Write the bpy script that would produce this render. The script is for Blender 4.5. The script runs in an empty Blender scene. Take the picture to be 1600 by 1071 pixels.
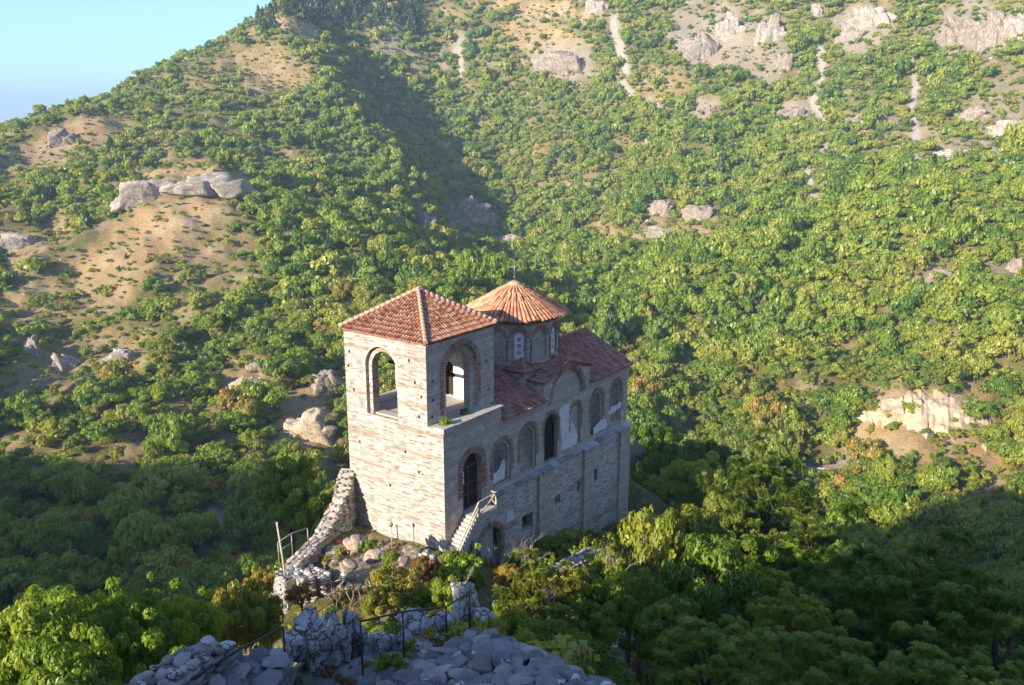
import bpy, bmesh, math, random
import numpy as np
from mathutils import Vector, Matrix, geometry as mgeo

random.seed(7)
RNG = np.random.default_rng(7)
SC = bpy.context.scene
COL = SC.collection

# ------------------------------------------------------------------ camera, light, exposure
CAM = np.array([3.776, -45.088, 23.708])
PITCH = math.radians(13.97)
FPX = 1357.0                                  # focal length in pixels of the 1600 px wide photograph
cd = bpy.data.cameras.new('camera')
cam = bpy.data.objects.new('camera', cd)
COL.objects.link(cam)
cam.location = CAM
cam.rotation_euler = (math.pi / 2 - PITCH, 0, 0)
cd.sensor_width = 36.0
cd.lens = 36.0 * FPX / 1600.0
cd.clip_start = 0.2
cd.clip_end = 40000
SC.camera = cam

SUN_EL = math.radians(19.5)
SUN_AZ = math.radians(46.5)                   # the light travels towards this compass angle (from +Y to +X)
LD = np.array([math.sin(SUN_AZ), math.cos(SUN_AZ), 0.0])     # horizontal travel of the light
LN = np.array([LD[1], -LD[0], 0.0])
sd = bpy.data.lights.new('sun', 'SUN')
sd.energy = 4.0
sd.angle = math.radians(0.55)
sd.color = (1.0, 0.90, 0.74)
sun = bpy.data.objects.new('sun', sd)
COL.objects.link(sun)
_dir = Vector((LD[0] * math.cos(SUN_EL), LD[1] * math.cos(SUN_EL), -math.sin(SUN_EL)))
sun.rotation_euler = _dir.to_track_quat('-Z', 'Y').to_euler()
sun.location = (-60, -90, 80)

world = bpy.data.worlds.new('World')
SC.world = world
world.use_nodes = True
wn = world.node_tree
bg = wn.nodes['Background']
sky = wn.nodes.new('ShaderNodeTexSky')
sky.sky_type = 'NISHITA'
sky.sun_disc = False
sky.sun_elevation = SUN_EL
sky.sun_rotation = math.atan2(-LD[0], -LD[1])
sky.altitude = 2000
sky.air_density = 0.62
sky.dust_density = 1.8
sky.ozone_density = 4.0
wn.links.new(sky.outputs[0], bg.inputs[0])
bg.inputs[1].default_value = 0.15

SC.view_settings.view_transform = 'Standard'
SC.view_settings.look = 'None'
SC.view_settings.exposure = 1.62
SC.view_settings.gamma = 1.0
SC.render.engine = 'CYCLES'
SC.cycles.use_denoising = True
SC.cycles.max_bounces = 6
SC.cycles.diffuse_bounces = 3
SC.cycles.glossy_bounces = 2
SC.cycles.transmission_bounces = 3
SC.cycles.transparent_max_bounces = 8
SC.cycles.volume_bounces = 1

# ------------------------------------------------------------------ measuring helpers
FWD = np.array([0, math.cos(PITCH), -math.sin(PITCH)])
UPV = np.array([0, math.sin(PITCH), math.cos(PITCH)])


def ray(px, py):
    """Unit direction of a pixel of the 1600 x 1071 photograph, for taking measurements off it."""
    d = np.array([(px - 800) / FPX, 0, 0]) - (py - 535.5) / FPX * UPV + FWD
    return d / np.linalg.norm(d)


def at(px, py, dist):
    return CAM + ray(px, py) * dist


def at_z(px, py, z):
    d = ray(px, py)
    return CAM + d * ((z - CAM[2]) / d[2])


def to_px(P):
    P = np.asarray(P, float) - CAM
    z = P @ FWD
    z = np.where(np.abs(z) < 1e-3, 1e-3, z)
    return 800 + FPX * P[..., 0] / z, 535.5 - FPX * (P @ UPV) / z, z


# ------------------------------------------------------------------ scene helpers
def tag(o, label=None, cat=None, group=None, kind=None):
    if label: o['label'] = label
    if cat: o['category'] = cat
    if group: o['group'] = group
    if kind: o['kind'] = kind
    return o


def link(name, me, mat=None, parent=None):
    o = bpy.data.objects.new(name, me)
    COL.objects.link(o)
    if mat is not None:
        for m in (mat if isinstance(mat, (list, tuple)) else [mat]):
            me.materials.append(m)
    if parent is not None:
        o.parent = parent
    return o


def empty(name, loc=(0, 0, 0), rz=0.0):
    o = bpy.data.objects.new(name, None)
    COL.objects.link(o)
    o.location = loc
    o.rotation_euler = (0, 0, rz)
    o.empty_display_size = 0.3
    return o


def mesh_np(name, verts, faces, attrs=None, smooth=False, uv=None):
    """Mesh from numpy arrays; faces is (n,3) or (n,4)."""
    me = bpy.data.meshes.new(name)
    v = np.asarray(verts, np.float32)
    f = np.asarray(faces, np.int32)
    k = f.shape[1]
    me.vertices.add(len(v))
    me.vertices.foreach_set('co', v.ravel())
    me.loops.add(f.size)
    me.loops.foreach_set('vertex_index', f.ravel())
    me.polygons.add(len(f))
    me.polygons.foreach_set('loop_start', np.arange(0, f.size, k, dtype=np.int32))
    if smooth:
        me.polygons.foreach_set('use_smooth', np.ones(len(f), bool))
    if attrs:
        for n, (dom, a) in attrs.items():
            a = np.asarray(a, np.float32)
            if a.ndim == 1:
                at_ = me.attributes.new(n, 'FLOAT', dom)
                at_.data.foreach_set('value', a)
            else:
                at_ = me.attributes.new(n, 'FLOAT_COLOR', dom)
                at_.data.foreach_set('color', a.ravel())
    if uv is not None:
        l = me.uv_layers.new(name='UVMap')
        l.data.foreach_set('uv', np.asarray(uv, np.float32).ravel())
    me.update(calc_edges=True)
    me.validate()
    return me


class MB:
    """Collects polygons, then links them as ONE mesh object. UVs: (horizontal run, height) in metres."""

    def __init__(self):
        self.v, self.f, self.m, self.c, self.s = [], [], [], [], []

    def vert(self, p):
        self.v.append(tuple(float(x) for x in p))
        return len(self.v) - 1

    def poly(self, pts, mi=0, col=0.5, smooth=False):
        self.f.append([self.vert(p) for p in pts])
        self.m.append(mi); self.c.append(col); self.s.append(smooth)

    def polyi(self, idx, mi=0, col=0.5, smooth=False):
        self.f.append(list(idx)); self.m.append(mi); self.c.append(col); self.s.append(smooth)

    def box(self, c, size, rot=None, mi=0, col=0.5, taper=1.0):
        sx, sy, sz = [s / 2 for s in size]
        P = []
        for z, t in ((-sz, 1.0), (sz, taper)):
            for x, y in ((-sx, -sy), (sx, -sy), (sx, sy), (-sx, sy)):
                q = Vector((x * t, y * t, z))
                if rot is not None:
                    q = rot @ q
                P.append(self.vert((c[0] + q.x, c[1] + q.y, c[2] + q.z)))
        for q in ((3, 2, 1, 0), (4, 5, 6, 7), (0, 1, 5, 4), (1, 2, 6, 5), (2, 3, 7, 6), (3, 0, 4, 7)):
            self.polyi([P[i] for i in q], mi, col)

    def boxab(self, a, b, mi=0, col=0.5):
        self.box([(a[i] + b[i]) / 2 for i in range(3)], [abs(b[i] - a[i]) for i in range(3)], None, mi, col)

    def bar(self, a, b, w, h=None, mi=0, col=0.5):
        """Square bar between two points."""
        a, b = Vector(a), Vector(b)
        d = b - a
        q = d.to_track_quat('Z', 'Y').to_matrix()
        self.box((a + b) / 2, (w, h or w, d.length), q, mi, col)

    def tube(self, pts, r, n=8, mi=0, col=0.5, caps=True):
        rings = []
        P = [Vector(p) for p in pts]
        R = r if isinstance(r, (list, tuple)) else [r] * len(P)
        for i, p in enumerate(P):
            d = (P[min(i + 1, len(P) - 1)] - P[max(i - 1, 0)])
            if d.length < 1e-9: d = Vector((0, 0, 1))
            q = d.to_track_quat('Z', 'Y').to_matrix()
            rings.append([self.vert(p + q @ Vector((R[i] * math.cos(2 * math.pi * k / n), R[i] * math.sin(2 * math.pi * k / n), 0))) for k in range(n)])
        for a, b in zip(rings, rings[1:]):
            for k in range(n):
                self.polyi((a[k], a[(k + 1) % n], b[(k + 1) % n], b[k]), mi, col, True)
        if caps:
            self.polyi(rings[0][::-1], mi, col); self.polyi(rings[-1], mi, col)

    def build(self, name, mat, parent=None, merge=False):
        me = bpy.data.meshes.new(name)
        me.from_pydata(self.v, [], self.f)
        me.polygons.foreach_set('material_index', self.m)
        me.polygons.foreach_set('use_smooth', self.s)
        a = me.attributes.new('tone', 'FLOAT', 'FACE')
        a.data.foreach_set('value', np.asarray(self.c, np.float32))
        me.update(calc_edges=True)
        uvl = me.uv_layers.new(name='UVMap')
        uv = np.zeros((len(me.loops), 2), np.float32)
        for p in me.polygons:
            n = p.normal
            h = math.hypot(n.x, n.y)
            if h > 0.35:
                tx, ty = -n.y / h, n.x / h
                for li in p.loop_indices:
                    co = me.vertices[me.loops[li].vertex_index].co
                    uv[li] = (co.x * tx + co.y * ty, co.z)
            else:
                for li in p.loop_indices:
                    co = me.vertices[me.loops[li].vertex_index].co
                    uv[li] = (co.x, co.y)
        uvl.data.foreach_set('uv', uv.ravel())
        if merge:
            bm = bmesh.new(); bm.from_mesh(me)
            bmesh.ops.remove_doubles(bm, verts=bm.verts, dist=1e-4)
            bm.to_mesh(me); bm.free()
        return link(name, me, mat, parent)


# ------------------------------------------------------------------ noise in numpy
def _hash(ix, iy, iz, seed):
    h = (ix.astype(np.int64) * 374761393 + iy.astype(np.int64) * 668265263 + iz.astype(np.int64) * 2147483647 + seed * 1274126177) & 0xFFFFFFFF
    h = ((h ^ (h >> 13)) * 1274126177) & 0xFFFFFFFF
    return ((h ^ (h >> 16)) & 0xFFFFFF) / float(0xFFFFFF)


def vnoise(P, seed=0):
    P = np.asarray(P, float)
    if P.shape[-1] == 2:
        P = np.concatenate([P, np.zeros(P.shape[:-1] + (1,))], -1)
    i = np.floor(P).astype(np.int64)
    f = P - i
    f = f * f * (3 - 2 * f)
    out = 0
    for dx in (0, 1):
        for dy in (0, 1):
            for dz in (0, 1):
                w = (f[..., 0] if dx else 1 - f[..., 0]) * (f[..., 1] if dy else 1 - f[..., 1]) * (f[..., 2] if dz else 1 - f[..., 2])
                out = out + w * _hash(i[..., 0] + dx, i[..., 1] + dy, i[..., 2] + dz, seed)
    return out * 2 - 1


def fbm(P, octaves=4, seed=0, gain=0.5):
    P = np.asarray(P, float)
    a, s, out = 1.0, 1.0, 0
    for o in range(octaves):
        out = out + a * vnoise(P * s + 17.3 * o, seed + o)
        a *= gain; s *= 2.03
    return out


def smooth(x, a, b):
    t = np.clip((x - a) / (b - a), 0, 1)
    return t * t * (3 - 2 * t)


# ------------------------------------------------------------------ materials
class NT:
    def __init__(self, name):
        self.mat = bpy.data.materials.new(name)
        self.mat.use_nodes = True
        self.nt = self.mat.node_tree
        self.nt.nodes.clear()
        self.out = self.nt.nodes.new('ShaderNodeOutputMaterial')

    def n(self, t, **kw):
        nd = self.nt.nodes.new('ShaderNode' + t)
        for k, v in kw.items():
            if k.startswith('i_'):
                nd.inputs[k[2:].replace('_', ' ')].default_value = v
            else:
                setattr(nd, k, v)
        return nd

    def l(self, a, b):
        self.nt.links.new(a, b)

    def mix(self, fac, a, b, mode='MIX'):
        m = self.nt.nodes.new('ShaderNodeMix')
        m.data_type = 'RGBA'; m.blend_type = mode
        for s, v in ((0, fac), (6, a), (7, b)):
            if hasattr(v, 'default_value') or hasattr(v, 'is_output'):
                self.l(v, m.inputs[s])
            else:
                m.inputs[s].default_value = (tuple(v) + (1,) if isinstance(v, (tuple, list)) and len(v) == 3 else v)
        return m.outputs[2]

    def ramp(self, fac, stops, interp='LINEAR'):
        r = self.n('ValToRGB')
        r.color_ramp.interpolation = interp
        e = r.color_ramp.elements
        while len(e) < len(stops): e.new(0.5)
        for el, (p, c) in zip(e, stops):
            el.position = p
            el.color = (c, c, c, 1) if isinstance(c, (int, float)) else tuple(c) + (1,)
        self.l(fac, r.inputs[0])
        return r.outputs[0]

    def math(self, op, a, b=None, c=None):
        m = self.n('Math', operation=op)
        for i, v in enumerate((a, b, c)):
            if v is None: continue
            if hasattr(v, 'is_output'): self.l(v, m.inputs[i])
            else: m.inputs[i].default_value = v
        return m.outputs[0]

    def noise(self, vec, scale, detail=4, rough=0.55, dist=0.0):
        t = self.n('TexNoise')
        t.inputs['Scale'].default_value = scale
        t.inputs['Detail'].default_value = detail
        t.inputs['Roughness'].default_value = rough
        t.inputs['Distortion'].default_value = dist
        if vec is not None: self.l(vec, t.inputs['Vector'])
        return t

    def principled(self, color, rough=0.85, normal=None, spec=0.25, metal=0.0):
        b = self.n('BsdfPrincipled')
        if hasattr(color, 'is_output'): self.l(color, b.inputs['Base Color'])
        else: b.inputs['Base Color'].default_value = tuple(color) + (1,)
        if hasattr(rough, 'is_output'): self.l(rough, b.inputs['Roughness'])
        else: b.inputs['Roughness'].default_value = rough
        b.inputs['Specular IOR Level'].default_value = spec
        b.inputs['Metallic'].default_value = metal
        if normal is not None: self.l(normal, b.inputs['Normal'])
        self.l(b.outputs[0], self.out.inputs[0])
        return b

    def bump(self, height, strength=0.5, dist=0.05, normal=None):
        b = self.n('Bump')
        b.inputs['Strength'].default_value = strength
        b.inputs['Distance'].default_value = dist
        self.l(height, b.inputs['Height'])
        if normal is not None: self.l(normal, b.inputs['Normal'])
        return b.outputs[0]
# ================================================================== TERRAIN
# Measured points of the far slopes: (photo x, photo y, distance in metres)
FAR = [
 # skyline, left to right, then on above the frame
 (-400, 330, 420), (-200, 275, 440), (-60, 232, 480), (0, 208, 500), (60, 188, 515), (130, 170, 525), (200, 150, 540), (300, 100, 560), (380, 48, 580), (450, 0, 600),
 (520, -60, 690), (650, -140, 760), (800, -190, 790), (1000, -240, 790), (1300, -280, 780), (1600, -320, 770), (1900, -360, 740), (2300, -380, 680),
 # knoll and left mountain face
 (100, 200, 470), (60, 250, 445), (0, 270, 430), (160, 250, 450), (230, 215, 470), (300, 200, 460), (350, 130, 520), (400, 90, 545), (330, 230, 440), (430, 170, 500),
 (380, 235, 428), (450, 250, 440), (470, 150, 512),
 # rib, and the shaded gully on its far side
 (440, 30, 572), (495, 95, 535), (545, 160, 500), (590, 220, 468), (620, 270, 442), (642, 315, 418), (520, 230, 452), (560, 300, 405), (620, 340, 385), (660, 370, 368),
 (545, 60, 612), (600, 145, 585), (655, 215, 552), (705, 280, 518), (742, 335, 485), (775, 385, 440), (800, 425, 395),
 # the next face, sunlit
 (600, 20, 625), (700, 10, 640), (690, 120, 606), (760, 180, 572), (800, 110, 592), (800, 260, 530), (850, 330, 478), (880, 395, 420), (880, 200, 540), (930, 270, 478),
 (900, 20, 610), (1100, 20, 590), (1300, 10, 565), (1550, 10, 525), (1800, 0, 500),
 (1000, 200, 505), (980, 330, 415), (1050, 340, 398), (1130, 330, 390), (1200, 200, 480), (1230, 120, 515),
 (1400, 180, 460), (1550, 180, 430), (1250, 280, 415), (1400, 260, 410), (1550, 100, 470), (1700, 150, 430),
 (900, 465, 345), (1000, 430, 350), (1120, 385, 362), (1230, 340, 380),
 # left hill with the pale outcrop
 (200, 300, 335), (250, 268, 345), (300, 262, 345), (370, 290, 335), (430, 320, 318), (500, 395, 285), (580, 440, 262), (660, 470, 245),
 (120, 330, 345), (50, 370, 345), (0, 410, 335), (-150, 420, 340), (100, 420, 305), (200, 400, 300), (320, 380, 295), (400, 420, 280), (250, 480, 270), (100, 520, 265), (0, 540, 265),
 (-150, 560, 255), (380, 520, 245), (480, 510, 240), (540, 580, 218), (480, 650, 195), (400, 600, 215), (300, 600, 222), (200, 620, 218), (100, 640, 212), (0, 660, 206),
 (420, 720, 172), (330, 780, 160), (200, 760, 172), (80, 740, 182), (-80, 730, 190), (250, 850, 148), (120, 850, 155), (0, 850, 160), (200, 930, 138), (350, 900, 132),
 # right slope (nearer spur beyond the ravine)
 (1270, 345, 330), (1180, 390, 305), (1080, 435, 285), (980, 480, 268), (930, 525, 255), (980, 590, 238), (1040, 660, 225),
 (1360, 300, 345), (1480, 260, 355), (1600, 230, 360), (1800, 200, 360), (1350, 400, 305), (1500, 380, 305), (1650, 380, 305), (1200, 480, 272), (1350, 520, 262), (1500, 500, 266), (1650, 500, 266),
 (1120, 570, 250), (1250, 600, 245), (1400, 600, 242), (1550, 590, 246), (1330, 640, 236), (1450, 610, 240), (1440, 690, 226), (1330, 700, 228), (1580, 700, 232), (1700, 650, 240),
 (1150, 700, 220), (1250, 760, 212), (1380, 780, 212), (1500, 790, 214), (1640, 790, 214), (1100, 800, 200), (1250, 850, 195), (1400, 880, 195), (1550, 900, 190), (1700, 900, 188),
]
# measured/assumed world points: valley floors, what lies behind the ridges and around the camera
WORLD = [
 (-55, 60, -52), (-40, 95, -50), (-75, 20, -54), (-100, -20, -56), (-20, 110, -50), (10, 120, -46), (40, 125, -44), (75, 110, -48), (100, 85, -52), (120, 50, -56), (140, 10, -60),
 (70, 60, -52), (60, 20, -50), (50, -30, -45), (80, -60, -50), (40, -100, -40), (-40, 30, -45), (-40, -20, -40), (-30, 60, -50), (0, 80, -48), (30, 80, -48),
 (-330, 500, -10), (-400, 560, -60), (-250, 640, 10), (-130, 900, 80), (100, 980, 150), (300, 1000, 200), (560, 930, 200), (700, 700, 230),
 (-500, 700, -90), (-350, 850, -60), (-200, 1000, 20), (100, 1100, 60), (500, 1100, 90), (900, 900, 120), (500, 450, 180), (600, 200, 150), (300, 150, 30), (280, 20, 10), (420, 0, 70),
 (-420, 250, 0), (-500, 400, -40), (-350, 50, -20), (-500, 0, 0), (200, -200, 0), (0, -300, 10), (-300, -250, 0), (-120, -120, -50), (-160, 60, -40), (-250, 120, -15),
]


def _rbf():
    F = np.array([at(*a) for a in FAR])
    G = [w for w in np.array(WORLD, float) if np.hypot(*(F[:, :2] - w[:2]).T).min() > 38]
    P = np.concatenate([F, np.array(G)])
    X, Z = P[:, :2], P[:, 2]
    A = -np.sqrt(((X[:, None] - X[None]) ** 2).sum(-1) + 9.0)
    n = len(X)
    M = np.zeros((n + 3, n + 3))
    M[:n, :n] = A - np.eye(n) * -2.0
    M[:n, n] = 1; M[n, :n] = 1
    M[:n, n + 1:] = X; M[n + 1:, :n] = X.T
    w = np.linalg.solve(M, np.concatenate([Z, np.zeros(3)]))
    return X, w


RX, RW = _rbf()
# the rock spur: crest polyline (x, y, z, half width)
CREST = [(40, -150, 60, 20), (14, -80, 38, 12), (6, -56, 24.5, 5), (3.6, -46, 21.9, 2.5), (2.5, -38, 16.2, 2.5), (0.8, -30, 10.1, 3.2), (0.1, -25.5, 9.1, 2.8), (-0.2, -22.8, 7.3, 2.2), (-1.4, -16, 2.8, 3.2), (-2.8, -11, -0.2, 3.6),
         (-4.0, -5, -1.2, 4.0), (-3.2, 1.0, -0.15, 3.8), (-3.2, 3, -0.15, 4.2), (3.2, 10.5, -1.6, 4.6), (9.5, 19, -4.2, 4.6), (16, 28, -12, 4), (24, 40, -26, 4), (34, 55, -44, 5)]
# crest heights of the hills towards the sun: (offset across the light, height projected along it)
PROF_FAR = [(-400, -60), (-180, -42), (-120, -27), (-95, -20), (-77, -20), (-62, -27), (-52, -29), (-42, -22), (-33, -9), (-26, -2), (-20, 5), (-15, 7), (-11, -4), (-7, -30), (40, -60)]
PROF_NEAR = [(2, -60), (5, -16), (8, -6), (10, -2), (12, 0.6), (14, 2.2), (15.2, 5.2), (18, 7.5), (20, 8), (23, 12), (28, 22), (40, 33), (60, 40), (90, 40), (130, 10)]


def base_z(XY):
    XY = np.atleast_2d(XY)
    out = np.empty(len(XY))
    for i in range(0, len(XY), 20000):
        q = XY[i:i + 20000]
        d = np.sqrt(((q[:, None] - RX[None]) ** 2).sum(-1) + 9.0)
        out[i:i + 20000] = -d @ RW[:-3] + RW[-3] + q @ RW[-2:]
    r = np.hypot(XY[:, 0] - CAM[0], XY[:, 1] - CAM[1])
    far = smooth(r, 950, 1700)
    plain = -190 + 25 * fbm(XY / 900, 3, 91)
    return out * (1 - far) + plain * far


def spur_z(XY):
    XY = np.atleast_2d(XY)
    best = np.full(len(XY), -1e3)
    for a, b in zip(CREST, CREST[1:]):
        a, b = np.array(a, float), np.array(b, float)
        d = b[:2] - a[:2]
        t = np.clip(((XY - a[:2]) @ d) / (d @ d), 0, 1)
        c = a + t[:, None] * (b - a)
        off = XY - c[:, :2]
        side = off[:, 0] * d[1] - off[:, 1] * d[0]              # > 0 on the right of the crest
        dist = np.maximum(np.hypot(off[:, 0], off[:, 1]) - c[:, 3], 0)
        slope = np.where(side > 0, 0.62, 1.05)
        best = np.maximum(best, c[:, 2] - slope * dist - 0.012 * dist ** 2)
    return best


def caster_z(XY):
    n = XY @ LN[:2]
    s = XY @ LD[:2]
    te = math.tan(SUN_EL)
    nj = n + 2.5 * fbm(XY / 14, 3, 5)
    z1 = np.interp(nj, *zip(*PROF_FAR)) + te * 215 - 0.55 * np.abs(s + 215)
    z2 = np.interp(n, *zip(*PROF_NEAR)) + te * 85 - 0.9 * np.abs(s + 85)
    z1 = np.where(s > -60, -999, z1)
    z2 = np.where(s > -45, -999, z2)
    return np.maximum(z1, z2)


def ground_z(XY, detail=True):
    XY = np.atleast_2d(np.asarray(XY, float))
    b, sp, c = base_z(XY), spur_z(XY), caster_z(XY)
    r = np.hypot(XY[:, 0] - CAM[0], XY[:, 1] - CAM[1])
    if detail:
        amp = smooth(r, 60, 260)
        rid = 1 - np.abs(fbm(XY / 70, 3, 21))
        b = b + amp * (5.0 * (rid - 0.7) + 3.2 * fbm(XY / 26, 4, 3)) + 1.2 * fbm(XY / 8, 3, 33) * smooth(r, 20, 80) * (r < 1200)
        # the yard along the shaded side of the church lies lower than the forecourt
        u = XY[:, 0] * math.sin(0.63303) + XY[:, 1] * math.cos(0.63303); v = -XY[:, 0] * math.cos(0.63303) + XY[:, 1] * math.sin(0.63303)
        cap = np.interp(u, [0.5, 2, 4, 9, 14.6, 21], [0.3, -1.7, -2.7, -3.2, -4.6, -5.6])
        w = (1 - smooth(v, -0.05, 0.25)) * smooth(v, -9, -5) * smooth(u, -0.2, 0.6) * (1 - smooth(u, 21.5, 26))
        sp = np.where(sp > cap, sp * (1 - w) + cap * w, sp)
        sp = sp + 0.5 * fbm(XY / 4.5, 4, 8) * smooth(np.abs(sp - b), 0, 8) * smooth(r, 14, 24)
    z = np.maximum(np.maximum(b, sp), c)
    return z


def ground_hit(px, py, tmax=900.0):
    """Where the sight line of a photo pixel meets the terrain."""
    d = ray(px, py)
    t = np.concatenate([np.arange(12, 120, 0.5), np.arange(120, tmax, 1.5)])
    P = CAM + t[:, None] * d
    below = ground_z(P[:, :2]) > P[:, 2]
    i = int(np.argmax(below))
    if not below[i]:
        return None
    return P[i]


# MESH ---------------------------------------------------------------- bare ground, rock and scree, measured off the photograph
# (x, y, half width, half height, turn in degrees, kind, strength)
PATCH = [
 (100, 222, 100, 26, -22, 's', 1.0), (185, 195, 30, 14, 0, 's', 1.0), (240, 365, 150, 46, -28, 's', 1.0), (55, 385, 60, 24, -28, 's', 0.9), (185, 425, 95, 42, -38, 's', .8), (295, 275, 100, 26, 4, 's', 1.0),
 (60, 475, 70, 45, 0, 's', .55), (330, 420, 90, 60, -30, 's', .5), (130, 560, 140, 40, -10, 's', .55), (60, 610, 60, 30, 0, 's', .45), (430, 105, 70, 45, 20, 's', .55), (470, 45, 45, 14, 20, 's', .9), (420, 90, 30, 10, 0, 's', 1.0), (425, 118, 40, 10, 0, 's', 1),
 (330, 120, 40, 20, -30, 's', .4), (1440, 665, 130, 68, 4, 's', 1.0), (1565, 740, 30, 60, 10, 's', .9), (1480, 780, 90, 30, 10, 's', .5), (1290, 735, 55, 18, -18, 'r', 1.0), (480, 655, 50, 48, 0, 's', 1.0), (525, 720, 30, 60, 0, 's', .9), (380, 590, 45, 32, -20, 's', .8),
 (520, 470, 60, 30, -10, 's', .5), (480, 560, 40, 30, 0, 's', .4), (1060, 365, 90, 26, 5, 's', .7), (960, 355, 80, 24, 10, 's', .7), (725, 345, 80, 36, 5, 'r', .7), (850, 62, 70, 28, 12, 's', .8), (840, 14, 110, 14, 4, 's', 1.0), (800, 45, 30, 12, 0, 's', .7),
 (1110, 55, 75, 55, 0, 'r', .8), (1190, 75, 40, 65, 0, 'r', .6), (1350, 35, 50, 32, 10, 'r', .8), (1340, 65, 40, 22, 10, 'r', .8), (1530, 45, 75, 50, 0, 'r', .8), (1555, 190, 60, 45, 20, 'r', .6), (880, 95, 60, 32, 10, 'r', .8), (1240, 175, 28, 18, 0, 'r', .9),
 (1370, 195, 60, 20, 0, 'r', .5), (1420, 240, 90, 30, 10, 's', .35), (1100, 170, 25, 18, 0, 'r', .8), (1040, 130, 60, 25, 0, 's', .5), (1000, 240, 60, 20, 20, 's', .35), (1480, 225, 60, 25, 25, 'r', .5), (1580, 150, 40, 60, 0, 'r', .4),
 (1470, 430, 40, 18, 0, 'r', .6), (1580, 420, 40, 14, 0, 'r', .5), (1310, 550, 35, 14, -15, 's', .6), (1070, 560, 35, 16, 0, 's', .6), (900, 270, 130, 45, 10, 's', .3), (850, 230, 70, 60, 0, 's', .3), (330, 825, 22, 48, 12, 'r', 1.0), (25, 470, 40, 16, 0, 's', .8),
 (300, 640, 60, 20, 0, 's', .35), (420, 700, 60, 30, 0, 's', .35), (1130, 80, 60, 40, 0, 's', .5), (1250, 250, 50, 30, 0, 's', .3), (540, 1045, 230, 60, 0, 'r', 1.0), (560, 895, 110, 50, 0, 'r', .9), (1190, 850, 40, 20, 0, 's', .8), (1350, 790, 60, 30, 0, 's', .35), (700, 20, 60, 10, 0, 's', .5),
]
SCREE = [([(958, 30), (964, 60), (972, 85), (980, 112)], 7), ([(970, 128), (985, 145)], 5), ([(1282, 78), (1286, 105), (1283, 128), (1268, 148), (1272, 165), (1286, 188), (1284, 215), (1290, 245), (1302, 268)], 7),
         ([(1262, 270), (1268, 300), (1285, 330)], 6), ([(1424, 72), (1428, 110), (1430, 140), (1426, 168), (1430, 205), (1434, 245), (1430, 280), (1422, 305)], 6), ([(715, 78), (722, 62)], 9), ([(742, 180), (750, 195)], 5), ([(1012, 160), (1046, 180)], 5), ([(1010, 215), (1022, 228)], 5), ([(718, 92), (722, 110)], 6), ([(1540, 230), (1560, 245)], 7)]
for _p in list(PATCH):
    pass
_PD = [None if ground_hit(p[0], p[1]) is None else float(np.linalg.norm(ground_hit(p[0], p[1]) - CAM)) for p in PATCH]
_SD = [float(np.linalg.norm(ground_hit(*s[0][len(s[0]) // 2]) - CAM)) for s in SCREE]


def cover(P, lift=0.0):
    """(soil, rock, scree) 0..1 for world points on the ground; lift asks for what a plant that high would hide."""
    px, py, _ = to_px(P + np.stack([P[:, 0] * 0, P[:, 0] * 0, P[:, 0] * 0 + lift], 1))
    D = np.linalg.norm(P - CAM, axis=1)
    wob = fbm(P / 9.0, 3, 61)
    soil, rock, scree = np.zeros(len(P)), np.zeros(len(P)), np.zeros(len(P))
    front = (P - CAM) @ FWD > 5
    for (cx, cy, rx, ry, a, k, st), pd in zip(PATCH, _PD):
        if pd is None: continue
        c, s = math.cos(math.radians(a)), math.sin(math.radians(a))
        x, y = px - cx, py - cy
        q = np.hypot((x * c + y * s) / rx, (-x * s + y * c) / ry)
        w = st * (1 - smooth(q + 0.28 * wob, 0.75, 1.1)) * front * (np.abs(D - pd) < 0.24 * pd)
        if k == 's': soil = np.maximum(soil, w)
        else: rock = np.maximum(rock, w)
    for (pl, wd), pd in zip(SCREE, _SD):
        d = np.full(len(P), 1e9)
        for a, b in zip(pl, pl[1:]):
            a, b = np.array(a, float), np.array(b, float)
            e = b - a
            t = np.clip(((px - a[0]) * e[0] + (py - a[1]) * e[1]) / (e @ e), 0, 1)
            d = np.minimum(d, np.hypot(px - a[0] - t * e[0], py - a[1] - t * e[1]))
        scree = np.maximum(scree, (1 - smooth(d + 3 * wob, wd * 0.7, wd * 1.25)) * front * (np.abs(D - pd) < 0.15 * pd))
    return soil, rock, scree


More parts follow.
